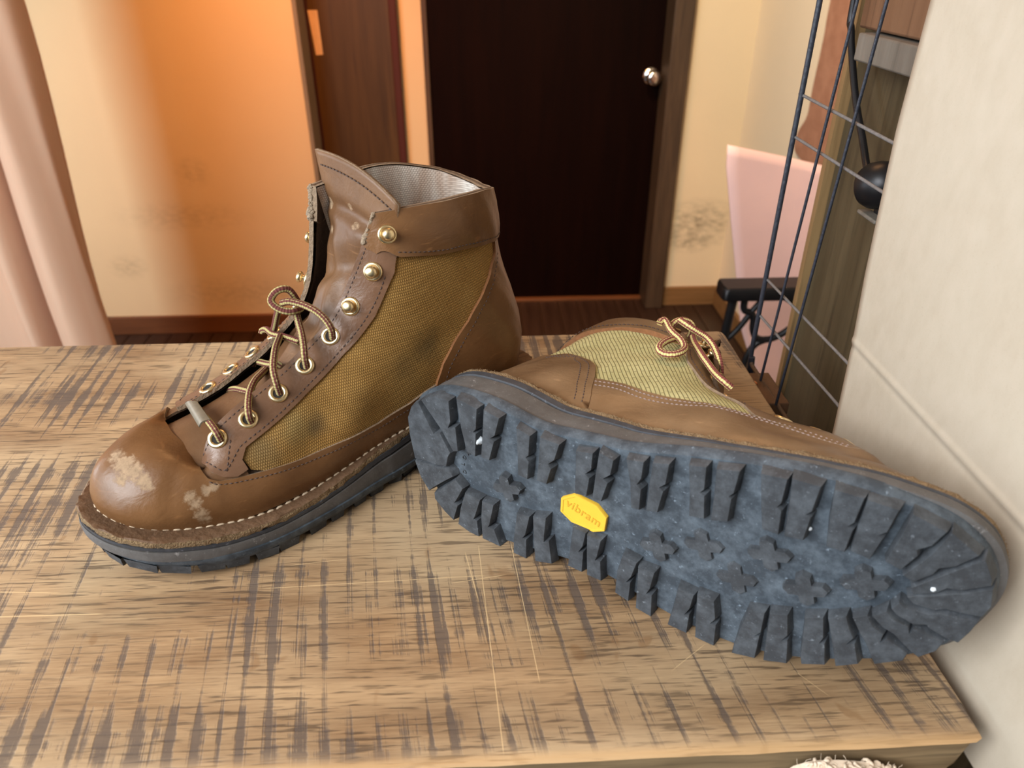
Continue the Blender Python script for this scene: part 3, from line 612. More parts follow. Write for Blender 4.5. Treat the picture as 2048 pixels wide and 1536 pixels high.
            for k, ch in enumerate('MOLO'):
                a = math.radians(128 + k * 24)
                word(ch, .0036, .0490 + .0125 * math.cos(a) - .0, -.0008 + .0125 * math.sin(a), a - math.pi / 2, H - .0001, m_lug, 'heel_lettering', .0004, o)
        return o
    # ---------------------------------------------------------------- tongue
    def tongue(b, rows, wr, slant=True):
        nu = 25
        rows = np.array(rows, float)          # x, z, y centre, half width, bulge
        R_ = catmull(rows, 8); V, F = [], []
        nv = len(R_)
        for i, (x, z, yc, hw, bu) in enumerate(R_):
            d = (R_[min(i + 1, nv - 1)] - R_[max(i - 1, 0)])[:2]; d /= np.linalg.norm(d) + 1e-9
            nx, nz = d[1], -d[0]
            if nx < 0: nx, nz = -nx, -nz
            v = i / (nv - 1)
            for k in range(nu):
                u = 2 * k / (nu - 1) - 1
                off = -bu * u * u + wr(u, v)
                y = yc + hw * u
                sl = -.021 * max(0., (u + .9) / 1.9) ** 2.7 * max(0., (v - .45) / .55) ** 2
                if not slant: sl = -.030 * abs(u) ** 2.6 * max(0., (v - .5) / .5) ** 1.5
                V.append((x + nx * off + d[0] * sl - (.009 * u * v ** 3 if slant else 0), y, z + nz * off + d[1] * sl))
        for i in range(nv - 1):
            for k in range(nu - 1):
                F.append((i * nu + k, i * nu + k + 1, (i + 1) * nu + k + 1, (i + 1) * nu + k))
        o = b.mk('tongue', V, F, None, None, True, [m_tongue, m_edge if slant else m_edge_dark, m_suede if slant else m_tongue], None, sharp=60)
        so = o.modifiers.new('thickness', 'SOLIDIFY'); so.thickness = .0026; so.offset = -1; so.material_offset_rim = 1; so.material_offset = 2
        return np.array(V).reshape(nv, nu, 3), o
def R4(R, O): 
    m = Matrix([list(r) + [o] for r, o in zip(R, O)] + [[0, 0, 0, 1]]); return m
mirs = lambda L: [(-s, t) for s, t in L]
gauss = lambda s, t, s0, t0, ws, wt: np.exp(-((s - s0) / ws) ** 2 - ((t - t0) / wt) ** 2)
def build_boot(kind):
    st = kind == 'standing'
    if st:
        M4 = R4([[-0.82214404, 0.56927952, 0], [-0.56927952, -0.82214404, 0], [0, 0, 1]], [0.0285, 0.4990, 0.0])
        b = Boot('hiking_boot', M4, CP, False, None, 'brown leather and olive canvas lace-up boot standing upright with scuffed toe, on the left')
        vamp, leath, canv = m_vamp, m_leather, m_canvas
        VU = [(2.80, 1.), (2.90, .80), (3.08, .60), (3.3, .53), (3.88, .468), (4.62, .388), (5.24, .333), (5.96, .255), (6.54, .245), (7.25, .262)]
        CO = [(6.56, 1.), (6.60, .963), (6.72, .906), (7.2, .838), (7.68, .812), (8.26, .806), (8.98, .808), (9.6, .806), (11, .80)]
        CT = [(9.5, .80), (9.4, .763), (8.94, .70), (8.62, .644), (7.94, .537), (7.46, .431), (7.22, .356), (7.08, .281), (7.0, .194), (6.96, .1), (6.94, .0)]
        EY = [(3.24, 1.), (3.18, .85), (3.22, .68), (3.42, .56), (3.7, .50), (3.93, .52), (3.94, .625), (4.1, .70), (4.44, .72), (5.04, .763), (5.74, .781), (6.4, .765), (6.95, .80), (7.25, .86), (6.9, .93), (6.65, 1.)]
        def dp(s, t, p):
            sm = np.where(s > 11, 22 - s, s)
            d = -.0035 * gauss(sm, t, 5.0, .50, .32, .16) + .0016 * gauss(sm, t, 4.45, .56, .30, .12) + .0015 * gauss(sm, t, 5.7, .5, .35, .15)
            d += -.0012 * gauss(sm, t, 3.35, .42, .18, .22) - .0009 * gauss(sm, t, 2.3, .45, .12, .3) - .0010 * gauss(sm, t, 3.0, .55, .10, .25)
            d += -.0014 * gauss(sm, t, 7.1, .48, .5, .05) + .0010 * gauss(sm, t, 7.3, .55, .5, .05)
            d += .0004 * np.sin(s * 7.1 + t * 9) * np.sin(t * 17 + s * 2) * (t > .05) * np.clip((sm - 3.4) / .6, 0, 1)
            return d
    else:
        M4 = R4([[0.80822401, 0.03077815, 0.58807028], [-0.5847369, -0.0762369, 0.80763277], [0.06969008, -0.99661459, -0.04361939]], [-0.0446, 0.3690, 0.0413])
        b = Boot('hiking_boot', M4, CPL, True, None, 'brown boot with canvas toned pale as if lit lying on its side, black lugged sole facing out')
        vamp, leath, canv = m_leather2, m_leather2, m_canvas2
        VU = [(2.7, 1.), (3.1, .76), (3.6, .69), (4.4, .655), (4.92, .606), (5.22, .565), (5.44, .520), (5.7, .445), (6.08, .388), (6.46, .346), (6.86, .331), (7.4, .298)]
        CO = [(6.74, 1.), (6.78, .93), (7.02, .855), (7.38, .848), (7.84, .868), (8.28, .863), (8.68, .85), (9.6, .83), (11, .81)]
        CT = [(11, .62), (9.36, .60), (8.84, .55), (8.3, .519), (7.96, .494), (7.7, .456), (7.46, .40), (7.3, .319), (7.18, .23), (7.08, .144), (7.02, .05), (7.0, .0)]
        EY = [(3.24, 1.), (3.20, .85), (3.3, .72), (3.6, .62), (4.2, .60), (4.9, .62), (5.16, .725), (5.54, .785), (5.9, .745), (6.22, .738), (6.6, .73), (7.04, .80), (7.36, .86), (7.1, .93), (6.95, 1.)]
        def dp(s, t, p):
            sm = np.where(s > 11, 22 - s, s)
            return .0008 * np.sin(s * 4.1 + t * 5) * np.sin(t * 11 + s * 1.3) * (t > .06) - .0015 * gauss(sm, t, 7.6, .66, 1.2, .05)
    b.sole(logo=not st)
    E_ = m_edge
    # vamp
    lo = [(s, 0.) for s in np.arange(-7.2, 7.25, .3)]
    b.panel('vamp', lo + VU[::-1] + mirs(VU), .0017, vamp, E_, .0003, dp)
    # canvas quarters
    for sg, lab in ((1, None), (-1, None)):
        Q = [(3.97, .50), (4.6, .28), (5.6, .18), (6.9, .14), (7.6, .24), (9.0, .42), (10.95, .5), (10.95, .90), (8.9, .90), (7.3, .93), (6.9, .90), (6.2, .86), (5.0, .86), (4.2, .80), (3.95, .66)]
        if sg < 0: Q = [(22 - s, t) for s, t in Q]
        b.panel('canvas_quarter', Q, .0006, canv, m_edge, 0., dp, step=.004)
        Y = EY if sg > 0 else [(22 - s, t) for s, t in EY]
        ey = b.panel('eyestay', Y, .0016, m_eyestay if st else leath, E_, .0006, dp)
    # heel counter, collar
    ct = CT + [(s, 0.) for s in np.arange(7.2, 15.1, .4)] + [(22 - s, t) for s, t in CT[::-1]]
    b.panel('heel_counter', ct, .0019, leath, m_orange_edge if st else E_, .0006, dp)
    tl = [(s, 1.) for s in np.arange(15.36 if st else 15.1, 6.62 if st else 6.85, -.06)]
    def dc(s, t, p):
        q = np.clip((t - .80) / .2, 0, 1); return (.0022 if st else .0018) * np.sin(np.pi * np.clip(q, 0.02, 1) ** .8) ** .8 * np.clip((np.minimum(s, 22 - s) - 6.9) / .6, 0, 1) ** .6 + (0 if not st else .0004 * np.sin(s * 9 + t * 30))
    col_ = b.panel('collar', CO[::1] + [(22 - s, t) for s, t in CO[::-1][1:]] + tl, .0022 if st else .0012, leath, m_edge if st else m_orange_edge, .0008, dc, step=.0035)
    # rolled top binding
    s_ = np.arange(7.0, 15.02, .1); p, n = b.P(s_, s_ * 0 + .994, .0008)
    v, f, _ = tube_geo(p, .0015, 8, True, 0); b.mk('collar_binding', v, f, m_edge_dark, None, True, sharp=180)
    # linings
    def shell(name, s0, s1, t0, t1, off, m, d_=None):
        ss = np.arange(s0, s1 + .01, .2); tt = np.linspace(t0, t1, 26); A, T_ = np.meshgrid(ss, tt, indexing='ij')
        p, _ = b.P(A.ravel(), T_.ravel(), off, d_); na, nt = len(ss), len(tt)
        F = [(i * nt + j, i * nt + j + 1, (i + 1) * nt + j + 1, (i + 1) * nt + j) for i in range(na - 1) for j in range(nt - 1)]
        return b.mk(name, p, F, m, None, True, sharp=180)
    shell('collar_lining', 6.9, 15.1, .05, .995, -.0022, m_knit, dp)
    shell('quarter_lining', 3.3, 6.9, .05, .985, -.0020, m_suede, dp); shell('quarter_lining', 15.1, 18.7, .05, .985, -.0020, m_suede, dp)
    # frayed raw edge down the collar's front
    if st:
        for sgn in (1, -1):
            V, F = [], []
            for k_ in range(46):
                f = k_ / 45; s0 = 6.98 - .40 * f; p, n = b.P(np.array([s0 if sgn > 0 else 22 - s0]), np.array([.995]), .0018 + .0008 * math.sin(k_ * 1.9))
                r_ = .0006 + .0006 * abs(math.sin(k_ * .9 + 1)) + (.0012 if k_ > 36 else 0)
                d_ = np.random.randn(3) * .0005; e = [p[0] + d_ + np.array([0, 0, .0012]), p[0] + np.random.randn(3) * .0003, p[0] - d_ - np.array([0, 0, .0012])]
                v, g, _ = tube_geo(e, r_, 6, True, len(V), [r_ * .5, r_, r_ * .5]); V += v; F += g
            b.mk('frayed_edge', V, F, m_fray, col_, True, sharp=180)
    for sg in (1, -1):
        Q = [(1.6, .985), (2.4, .80), (2.9, .55), (3.3, .45), (3.9, .47), (3.9, .80), (3.5, .99)]
        b.panel('tongue_gusset', Q if sg > 0 else [(22 - s, t) for s, t in Q], .0004, m_tongue, m_edge_dark, -.0004, dp, step=.005)
    # tongue
    rows = [(.258, .0675, .000, .030, .0120), (.247, .0682, .000, .030, .0120), (.234, .0705, .000, .028, .0105), (.218, .0735, -.001, .025, .008), (.200, .0795, -.001, .023, .006), (.180, .089, -.001, .023, .006),
            (.163, .1035, -.001, .023, .006), (.150, .116, -.001, .023, .007), (.139, .131, -.001, .024, .007), (.131, .148, .000, .025, .007), (.126, .165, .000, .029, .006), (.123, .182, .000, .032, .004), (.1215, .2035, .000, .033, .003)]
    if not st: rows = rows[:8] + [(.1635, .1035, .003, .025, .006), (.156, .117, .004, .027, .006), (.150, .131, .005, .028, .006), (.145, .148, .005, .029, .006), (.138, .165, .005, .030, .007), (.129, .181, .005, .030, .007), (.118, .195, .004, .029, .006), (.109, .203, .004, .027, .006)]
    def wr(u, v):
        w = .0022 * math.exp(-((v - .80 - .05 * u) / .035) ** 2) - .0030 * math.exp(-((v - .72 - .06 * u) / .03) ** 2) + .0022 * math.exp(-((v - .62 + .05 * u) / .04) ** 2) - .0022 * math.exp(-((v - .54) / .03) ** 2)
        w += .0016 * math.sin(9 * u + 22 * v) * math.exp(-((v - .6) / .2) ** 2) + .0024 * math.exp(-((u + .35 + .3 * (v - .6)) / .16) ** 2) * math.exp(-((v - .62) / .14) ** 2)
        w -= .0030 * math.exp(-((v - .875) / .022) ** 2) * (1 + .5 * u); w += .0012 * math.exp(-((v - .84) / .02) ** 2)
        return w
    grid, to = b.tongue(rows, wr if st else (lambda u, v: .25 * wr(u, v)), st)
    # tongue stitching along its rim
    nv = len(grid); rim = [grid[i, 23] for i in range(int(nv * .70), nv - 3)] + [grid[nv - 4, k] for k in range(23, 0, -1)]
    rim = np.array(rim); dd = np.r_[0, np.cumsum(np.linalg.norm(np.diff(rim, axis=0), axis=1))]
    V, F = [], []
    for a in np.arange(0, dd[-1] - .002, .0032):
        e = [np.array([np.interp(x, dd, rim[:, k]) for k in range(3)]) for x in (a, a + .001, a + .0021)]
        for q in e: q += np.array([.00045, 0, .0001])
        v, f, _ = tube_geo(e, .0004, 5, True, len(V)); V += v; F += f
    b.mk('tongue_stitching', V, F, m_thread, to, True, sharp=180)
    # stitching
    ins = lambda L, ds, dt: [(s + ds, t + dt) for s, t in L]
    both = lambda L: [L, [(22 - s, t) for s, t in L]]
    eo = [(3.30, .86), (3.36, .74), (3.55, .62), (3.98, .715), (4.1, .735), (4.44, .752), (5.04, .795), (5.74, .812), (6.4, .80), (6.8, .825)] if st else [(5.2, .78), (5.54, .83), (5.9, .775), (6.22, .768), (6.6, .762), (7.0, .82)]
    ei = [(3.42, .985), (3.7, .962), (4.2, .958), (5.0, .966), (6.0, .97), (6.7, .972)]
    b.stitches('eyestay_stitching', both(eo) + (both(ei) if st else []) + (both([(3.56, .60), (3.75, .70), (4.0, .82)]) if st else []), .0023, m_thread, disp=dp)
    cl = [(s, t + .018) for s, t in CO[3:]]
    b.stitches('collar_stitching', both(cl), .0031, m_thread if st else m_thread, disp=dc)
    VX = VU[2:-1] + ([] if st else [(7.24, .302)])
    vu = [(s, t - .022) for s, t in VX]; vu2 = [(s, t - (.045 if st else .060)) for s, t in VX]
    b.stitches('vamp_stitching', both(vu2 if st else vu) + ([] if st else both(vu2)), .0021, m_thread if st else m_thread_mauve, pitch=.0027, r=.0005 if not st else .0004, disp=dp)
    cs = [(s - .0 if t > .55 else s + .12, t - .02 if t > .5 else t) for s, t in CT[1:-1]]; cs2 = [(s + .10 if t < .5 else s, t - .045 if t > .5 else t - .01) for s, t in CT[1:-1]]
    cs2 = [(s + (.14 if t < .45 else 0), t) for s, t in cs2]
    if not st: b.stitches('counter_stitching', both(cs[1:]) + both(cs2[1:]), .0026, m_thread, pitch=.0027, disp=dp)
    else: b.stitches('counter_stitching', both([(s + .16, t - .012) for s, t in CT[1:-1]]), .0026, m_thread, disp=dp)
    # toe seam: a low ridge where the vamp meets the tongue
    # eyelets and hooks on both sides
    EL = [(3.86, .906), (4.32, .863), (4.72, .881), (5.16, .906), (5.70, .919)]; HK = [(6.16, .915), (6.58, .885), (7.16, .922)] if st else [(6.18, .93), (6.66, .93), (7.1, .935)]
    for sgn in (1, -1):
        if not st and sgn > 0: pass
        for s, t in (EL if st else [(s_, .965) for s_, _ in EL]):
            s2 = s if sgn > 0 else 22 - s
            M_ = b.frame(s2, t, .0022, dp)
            pr = [(.0028, -.0004)] + [(.0042 + .0014 * math.cos(a), .0002 + .0011 * math.sin(a)) for a in np.linspace(math.pi, 0, 7)] + [(.0056, -.0006)]
            e = b.turned('eyelet', pr, M_, m_brass, None, 24)
            b.turned('eyelet_hole', [(.0031, -.0006), (.0030, .00035)], M_, m_dark, e, 16)
        for s, t in HK:
            s2 = s if sgn > 0 else 22 - s
            M_ = b.frame(s2, t, .0022 if s < 7 else .0036, dp)
            e = b.turned('speed_hook', [(.0054, -.0008), (.0057, .0002), (.0054, .0009), (.0044, .0013), (.0036, .0010), (.0030, .0010)], M_, m_brass, None, 24)
            b.turned('hook_stud', [(.0018, .0006), (.0018, .0030), (.0032, .0036), (.0037, .0046), (.0036, .0057), (.0027, .0066), (.0011, .0070)], M_, m_brass, e, 18)
    return b

B1 = build_boot('standing')
B2 = build_boot('lying')

# laces
def lace(b, groups, r=.0021, seg=12, m_lace=None):
    V, F, UV = [], [], []
    for L in groups:
        q = catmull(L, 8); v, f, uv = tube_geo(q, r, seg, True, len(V)); V += v; F += f; UV += uv
    o = b.mk('lace', V, F, m_lace, None, True, uv=UV, sharp=75); return o
G1 = {k: list(v) for k, v in LACE_ST.items()}
LB_ = {k: [(x + .002, y + .007, z) for x, y, z in v] for k, v in LACE_LY.items()}
LB_['tip'] = list(LACE_LY['tip']); LB_['loop'] = list(LACE_LY['loop'])
l1 = lace(B1, [G1['clip'], G1['L2'], G1['L3'], G1['L4'], G1['K5'], G1['loop'], G1['strand'], G1['X1'], G1['X2'], G1['X3'], G1['X4']], .0021, 12, m_lace_dull)
l2 = lace(B2, [LB_['tip'], LB_['loop'], LB_['A'], LB_['B']], .0023, 12, m_lace_bright)
# metal clip folded round the lowest crossing of the lace
def clip(b):
    A = [np.array(p) for p in [(.2346, -.012, .0737), (.2296, -.004, .0775), (.2302, .022, .0790), (.2361, .018, .0742)]]
    n = np.cross(A[1] - A[0], A[3] - A[0]); n /= np.linalg.norm(n)
    if n[2] < 0: n = -n
    V = []; F = []
    nu = 9
    for e in (0, 1):
        for k in range(nu):
            f = k / (nu - 1)
            for g, a in ((0, 0), (1, 1)):
                p = (A[0] * (1 - f) + A[1] * f) * (1 - g) + (A[3] * (1 - f) + A[2] * f) * g
                V.append(p + n * (.0042 + .0016 * math.sin(math.pi * f) - .0009 * e))
    for k in range(nu - 1):
        a = 2 * k; F += [(a, a + 2, a + 3, a + 1), (2 * nu + a, 2 * nu + a + 1, 2 * nu + a + 3, 2 * nu + a + 2)]
        F += [(a, 2 * nu + a, 2 * nu + a + 2, a + 2), (a + 1, a + 3, 2 * nu + a + 3, 2 * nu + a + 1)]
    m = 2 * nu; F += [(0, 1, m + 1, m), (m - 2, 2 * m - 2, 2 * m - 1, m - 1)]
    return b.mk('lace_clip', V, F, m_clip, None, True, sharp=40)
clip(B1)

# pebbles stuck in the tread
for (x, y, z, r, lab) in [(.0510, .0219, .0030, .0027, 'white pebble wedged between the heel lugs of the lying boot'), (.2813, .0129, .0018, .0024, 'round white pebble wedged between the toe lugs of the lying boot'), (.2302, .0293, .004, .0010, 'tiny white grit speck in the side tread of the lying boot')]:
    w = B2.root.matrix_world @ Vector((x, -y, z + float(spring(x))))
    bm = bmesh.new(); bmesh.ops.create_icosphere(bm, subdivisions=2, radius=r)
    for v in bm.verts: v.co *= 1 + .25 * math.sin(v.co.x * 900 + v.co.y * 1300); v.co.y *= .8
    me = D.meshes.new('pebble'); bm.to_mesh(me); bm.free(); me.materials.append(m_pebble)
    for p in me.polygons: p.use_smooth = True
    o = D.objects.new('pebble', me); COL.objects.link(o); o.location = w; tag(o, lab, 'pebble')
# ------------------------------------------------------------------ room materials
def wallmat(name, c, stains=()):
    k = Mt(name, c, .85, 0, .2); o = k.co()
    n = k.noise(o, 3, 4); n2 = k.noise(k.mapv(o, (8, 8, 14)), 4, 4)
    cc = k.mix(n, tuple(q * .94 for q in c), tuple(min(1, q * 1.05) for q in c))
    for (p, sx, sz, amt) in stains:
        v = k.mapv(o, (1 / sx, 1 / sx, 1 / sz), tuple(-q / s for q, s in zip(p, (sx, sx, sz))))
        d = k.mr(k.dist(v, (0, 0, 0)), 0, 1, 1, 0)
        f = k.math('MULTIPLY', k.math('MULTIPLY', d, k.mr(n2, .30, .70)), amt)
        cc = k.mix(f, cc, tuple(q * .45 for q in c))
    k.col(cc); k.bump(k.noise(o, 90, 4), .08, .003); return k.m
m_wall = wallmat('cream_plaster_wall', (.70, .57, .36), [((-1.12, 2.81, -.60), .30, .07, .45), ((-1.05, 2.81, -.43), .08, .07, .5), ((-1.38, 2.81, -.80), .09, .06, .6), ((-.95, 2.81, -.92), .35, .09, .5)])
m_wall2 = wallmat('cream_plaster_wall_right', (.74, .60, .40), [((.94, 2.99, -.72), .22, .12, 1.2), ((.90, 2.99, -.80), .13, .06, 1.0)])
m_wall3 = wallmat('pale_plaster_wall', (.84, .71, .53))
m_ceil = plain('ceiling_paint', (.55, .48, .38), .9)
def wood(name, ca, cb, axis=2, scale=1., rough=.55, dark=None, knots=False):
    k = Mt(name, ca, rough, 0, .35); o = k.co()
    sv = [26, 26, 26]; sv[axis] = 2.2
    n = k.noise(k.mapv(o, tuple(q * scale for q in sv)), 1.6, 6, .62, .6)
    sv2 = [150, 150, 150]; sv2[axis] = 6
    f = k.noise(k.mapv(o, tuple(q * scale for q in sv2)), 1., 4, .6)
    c = k.mix(k.mr(n, .32, .70), ca, cb); c = k.mix(k.mr(f, .55, .72, 0, .6), c, dark or tuple(q * .5 for q in ca))
    if knots:
        vo = k.nd('ShaderNodeTexVoronoi', {'Vector': k.mapv(o, (5, 5, 3.2)), 'Scale': 1.7}).outputs['Distance']
        c = k.mix(k.mr(vo, .04, .13, .85, 0), c, tuple(q * .25 for q in ca))
    k.col(c); k.bump(k.math('ADD', n, k.math('MULTIPLY', f, .5)), .18, .002); return k.m
m_post = wood('weathered_brown_board', (.045, .030, .013), (.085, .060, .030), 2, 1., .6, None, True)
m_post_edge = wood('pale_board_edge', (.20, .11, .045), (.30, .19, .085), 2)
m_cleat = wood('reddish_brown_block', (.11, .052, .026), (.17, .085, .045), 2)
m_cleat2 = wood('grey_brown_block', (.10, .082, .066), (.17, .145, .12), 2)
m_door = wood('dark_brown_door', (.0040, .0009, .0004), (.0066, .0016, .0007), 2, .5, .6)
m_door.node_tree.nodes['Principled BSDF'].inputs['Specular IOR Level'].default_value = .05
m_frame = wood('dark_wood_frame', (.045, .026, .014), (.085, .050, .027), 2, 1., .55)
m_redpost = plain('dark_red_frame', (.052, .005, .001), .7, 0, .2, 8)
m_brownpanel = wood('brown_sliding_panel', (.050, .026, .007), (.092, .050, .015), 2, .35, .5, (.03, .014, .006), True)
m_trim = plain('grey_metal_trim', (.22, .18, .13), .5, 0, .1)
m_base = wood('reddish_baseboard', (.115, .042, .014), (.16, .062, .022), 0, .6, .5)
m_base2 = wood('tan_baseboard', (.19, .095, .032), (.25, .13, .05), 0, .6, .5)
m_floor = wood('dark_floor_plank', (.024, .012, .008), (.048, .026, .017), 1, .5, .38)
m_tape = plain('tan_tape', (.62, .46, .30), .7, 0, .2)
m_chrome = plain('chrome_knob', (.78, .74, .70), .12, 1., .05)
m_black = plain('black_iron', (.018, .017, .019), .38, .6, .3)
m_wire = plain('black_coated_wire', (.028, .030, .042), .45, .1, .4, 300, .3)
m_wire_worn = plain('dusty_grey_wire', (.17, .155, .15), .6, .3, .4, 300, .3)
m_wire_rust = plain('brown_wire', (.13, .075, .045), .6, .2, .3, 300, .3)

FZ = -1.09
def struct(o): o['kind'] = 'structure'; return o
# ------------------------------------------------------------------ room shell
fl = struct(box('floor', (-3, -3.2, FZ - .08), (1.25, 3.3, FZ - .006), m_frame))
x = -2.98; protos = []
pm = None
while x < 1.06:
    if pm is None:
        p = box('plank', (-.0412, -3.2, -.006), (.0412, 3.12, 0), m_floor, fl, .0012, 1); pm = p
        p.location = (x + .042, 0, FZ)
    else:
        p = pm.copy(); COL.objects.link(p); p.parent = fl; p.location = (x + .042, 0, FZ + random.uniform(-.0006, .0006))
    x += .0855
CZ = 1.36
struct(box('ceiling', (-3, -1.6, CZ), (1.25, 3.3, CZ + .06), m_ceil))
struct(box('wall_back_left', (-3, 2.814, FZ), (-.600, 2.93, CZ), m_wall))
struct(box('trim_1', (-.600, 2.800, FZ), (-.585, 2.93, CZ), m_trim, None, .002))
struct(box('wall_back', (-.60, 3.10, FZ), (-.185, 3.2, CZ), m_wall))
struct(box('wall_back_over_door', (-.185, 3.10, .93), (.80, 3.2, CZ), m_wall2))
struct(box('wall_back_right', (.80, 2.99, FZ), (1.2, 3.2, CZ), m_wall2))
struct(box('wall_right', (1.06, -1.6, FZ), (1.2, 2.99, CZ), m_wall3))
# left wall with the shop window opening
wl = -2.2
struct(box('wall_left', (wl - .1, 1.86, FZ), (wl, 2.814, CZ), m_wall))
struct(box('wall_left_pier', (wl - .1, 1.12, FZ), (wl, 1.71, CZ), m_wall))
struct(box('wall_left_below_window', (wl - .1, -1.6, FZ), (wl, 1.12, -.12), m_wall))
struct(box('wall_left_above_window', (wl - .1, -1.6, 1.22), (wl, 1.12, CZ), m_wall))
dv = box('daylight_blocker', (-1.765, 1.72, FZ), (-1.75, 2.24, 1.30), m_base2, None, .002); tag(dv, 'unseen, added divider standing behind the peach curtain', 'blocker')  # added out of view to cut off side-window daylight on the back wall
def bboard(name, lo, hi, m):
    o = struct(box(name, lo, hi, m, None, .003)); return o
bboard('baseboard_left', (-3, 2.798, FZ), (-.60, 2.814, FZ + .078), m_base)
bboard('baseboard_back_right', (.80, 2.972, FZ), (1.06, 2.99, FZ + .085), m_base2)
bboard('baseboard_right', (1.042, -1.6, FZ), (1.06, 2.972, FZ + .085), m_base2)
# sliding door set back behind the wall's end
d2 = struct(empty('door_2', (-.44, 3.04, FZ)))
def at(o, p): o.location = tuple(a - b for a, b in zip(o.location, p.location))
q = box('door_panel', (-.162, .02, 0), (.138, .045, 2.3), m_brownpanel, d2, .003)
box('stile', (-.20, 0, 0), (-.160, .05, 2.3), m_redpost, d2, .004)
box('stile', (.136, 0, 0), (.164, .05, 2.3), m_redpost, d2, .004)
tp = obj('tape_strip', [(-.600, 3.0585, .088), (-.565, 3.0585, .088), (-.5625, 3.0585, -.062), (-.589, 3.0585, -.064), (-.600, 3.0598, .088), (-.565, 3.0598, .088), (-.5625, 3.0598, -.062), (-.589, 3.0598, -.064)],
    [(0, 1, 2, 3), (7, 6, 5, 4), (0, 4, 5, 1), (1, 5, 6, 2), (2, 6, 7, 3), (3, 7, 4, 0)], m_tape)
tag(tp, 'strip of tan tape stuck upright on the brown sliding door', 'tape')
# door with knob
d1 = struct(empty('door_1', (.28, 3.07, FZ)))
box('door_leaf', (-.447, .0, .008), (.452, .04, 2.0), m_door, d1, .002)
box('door_jamb', (-.467, -.012, 0), (-.447, .06, 2.02), m_frame, d1, .002)
box('door_jamb', (.452, -.125, 0), (.528, .06, 2.02), m_frame, d1, .004)
box('door_head', (-.467, -.012, 2.0), (.528, .06, 2.05), m_frame, d1, .002)
box('threshold', (-.447, -.03, 0), (.452, .0, .012), m_base, d1, .002)
kn = Matrix.Translation((.413, -.001, FZ * -1 - .147)) @ Matrix.Rotation(math.radians(90), 4, 'X')
kb = lathe('door_knob', [(.030, 0), (.031, .004), (.026, .008), (.013, .012), (.0115, .028), (.017, .034), (.0255, .042), (.029, .052), (.0285, .062), (.024, .069), (.012, .072), (.004, .0715)], m_chrome, d1, 28, kn)

# curtain at the far left
def curtain():
    k = Mt('peach_curtain_cloth', (.60, .36, .22), .85, 0, .2); o = k.co()
    n = k.noise(k.mapv(o, (30, 30, 2)), 1.2, 3); k.col(k.mix(n, (.84, .55, .38), (.95, .70, .52)))
    nz = k.noise(o, 900, 2); k.bump(nz, .15, .0006)
    bs = k.b; bs.inputs['Transmission Weight'].default_value = 0.
    tr = k.nd('ShaderNodeBsdfTranslucent', {'Color': (.75, .42, .22)}); mx = k.nd('ShaderNodeMixShader', {0: .35})
    k.t.links.new(bs.outputs[0], mx.inputs[1]); k.t.links.new(tr.outputs[0], mx.inputs[2])
    k.t.links.new(mx.outputs[0], k.t.nodes['Material Output'].inputs[0])
    P = [(-2.2, 1.63), (-2.12, 1.70), (-2.02, 1.60), (-1.90, 1.69), (-1.78, 1.60), (-1.66, 1.69), (-1.54, 1.60), (-1.42, 1.69), (-1.32, 1.61), (-1.22, 1.68), (-1.12, 1.68), (-1.03, 1.585), (-.985, 1.66), (-.975, 1.60), (-.93, 1.575), (-.878, 1.61), (-.872, 1.655)]
    q = catmull(P, 8); zs = np.linspace(.98, -1.02, 24); V = []; F = []
    n = len(q)
    for j, z in enumerate(zs):
        for i, (xx, yy) in enumerate(q):
            fl_ = 1 + .05 * (j / 23)
            e = (i / n) ** 3
            V.append((xx - .022 * max(0, min(1, (.15 - z) / .55)) * e + .018 * max(0, (-.28 - z)) * e + .004 * math.sin(6 * z + i * .3), yy + .006 * math.sin(4 * z + i * .5), z))
    for j in range(23):
        for i in range(n - 1): F.append((j * n + i, j * n + i + 1, (j + 1) * n + i + 1, (j + 1) * n + i))
    o = obj('curtain', V, F, k.m, None, True); so = o.modifiers.new('t', 'SOLIDIFY'); so.thickness = .0015
    tag(o, 'peach cloth curtain hanging in soft folds at the far left edge', 'curtain')
    rod = tubes('curtain_rod', [[(-2.2, 1.64, .99), (-.80, 1.64, .99)]], .008, m_black, None, 10)
    rod.parent = None; tag(rod, 'thin black rod that the peach curtain hangs from', 'rod')
curtain()

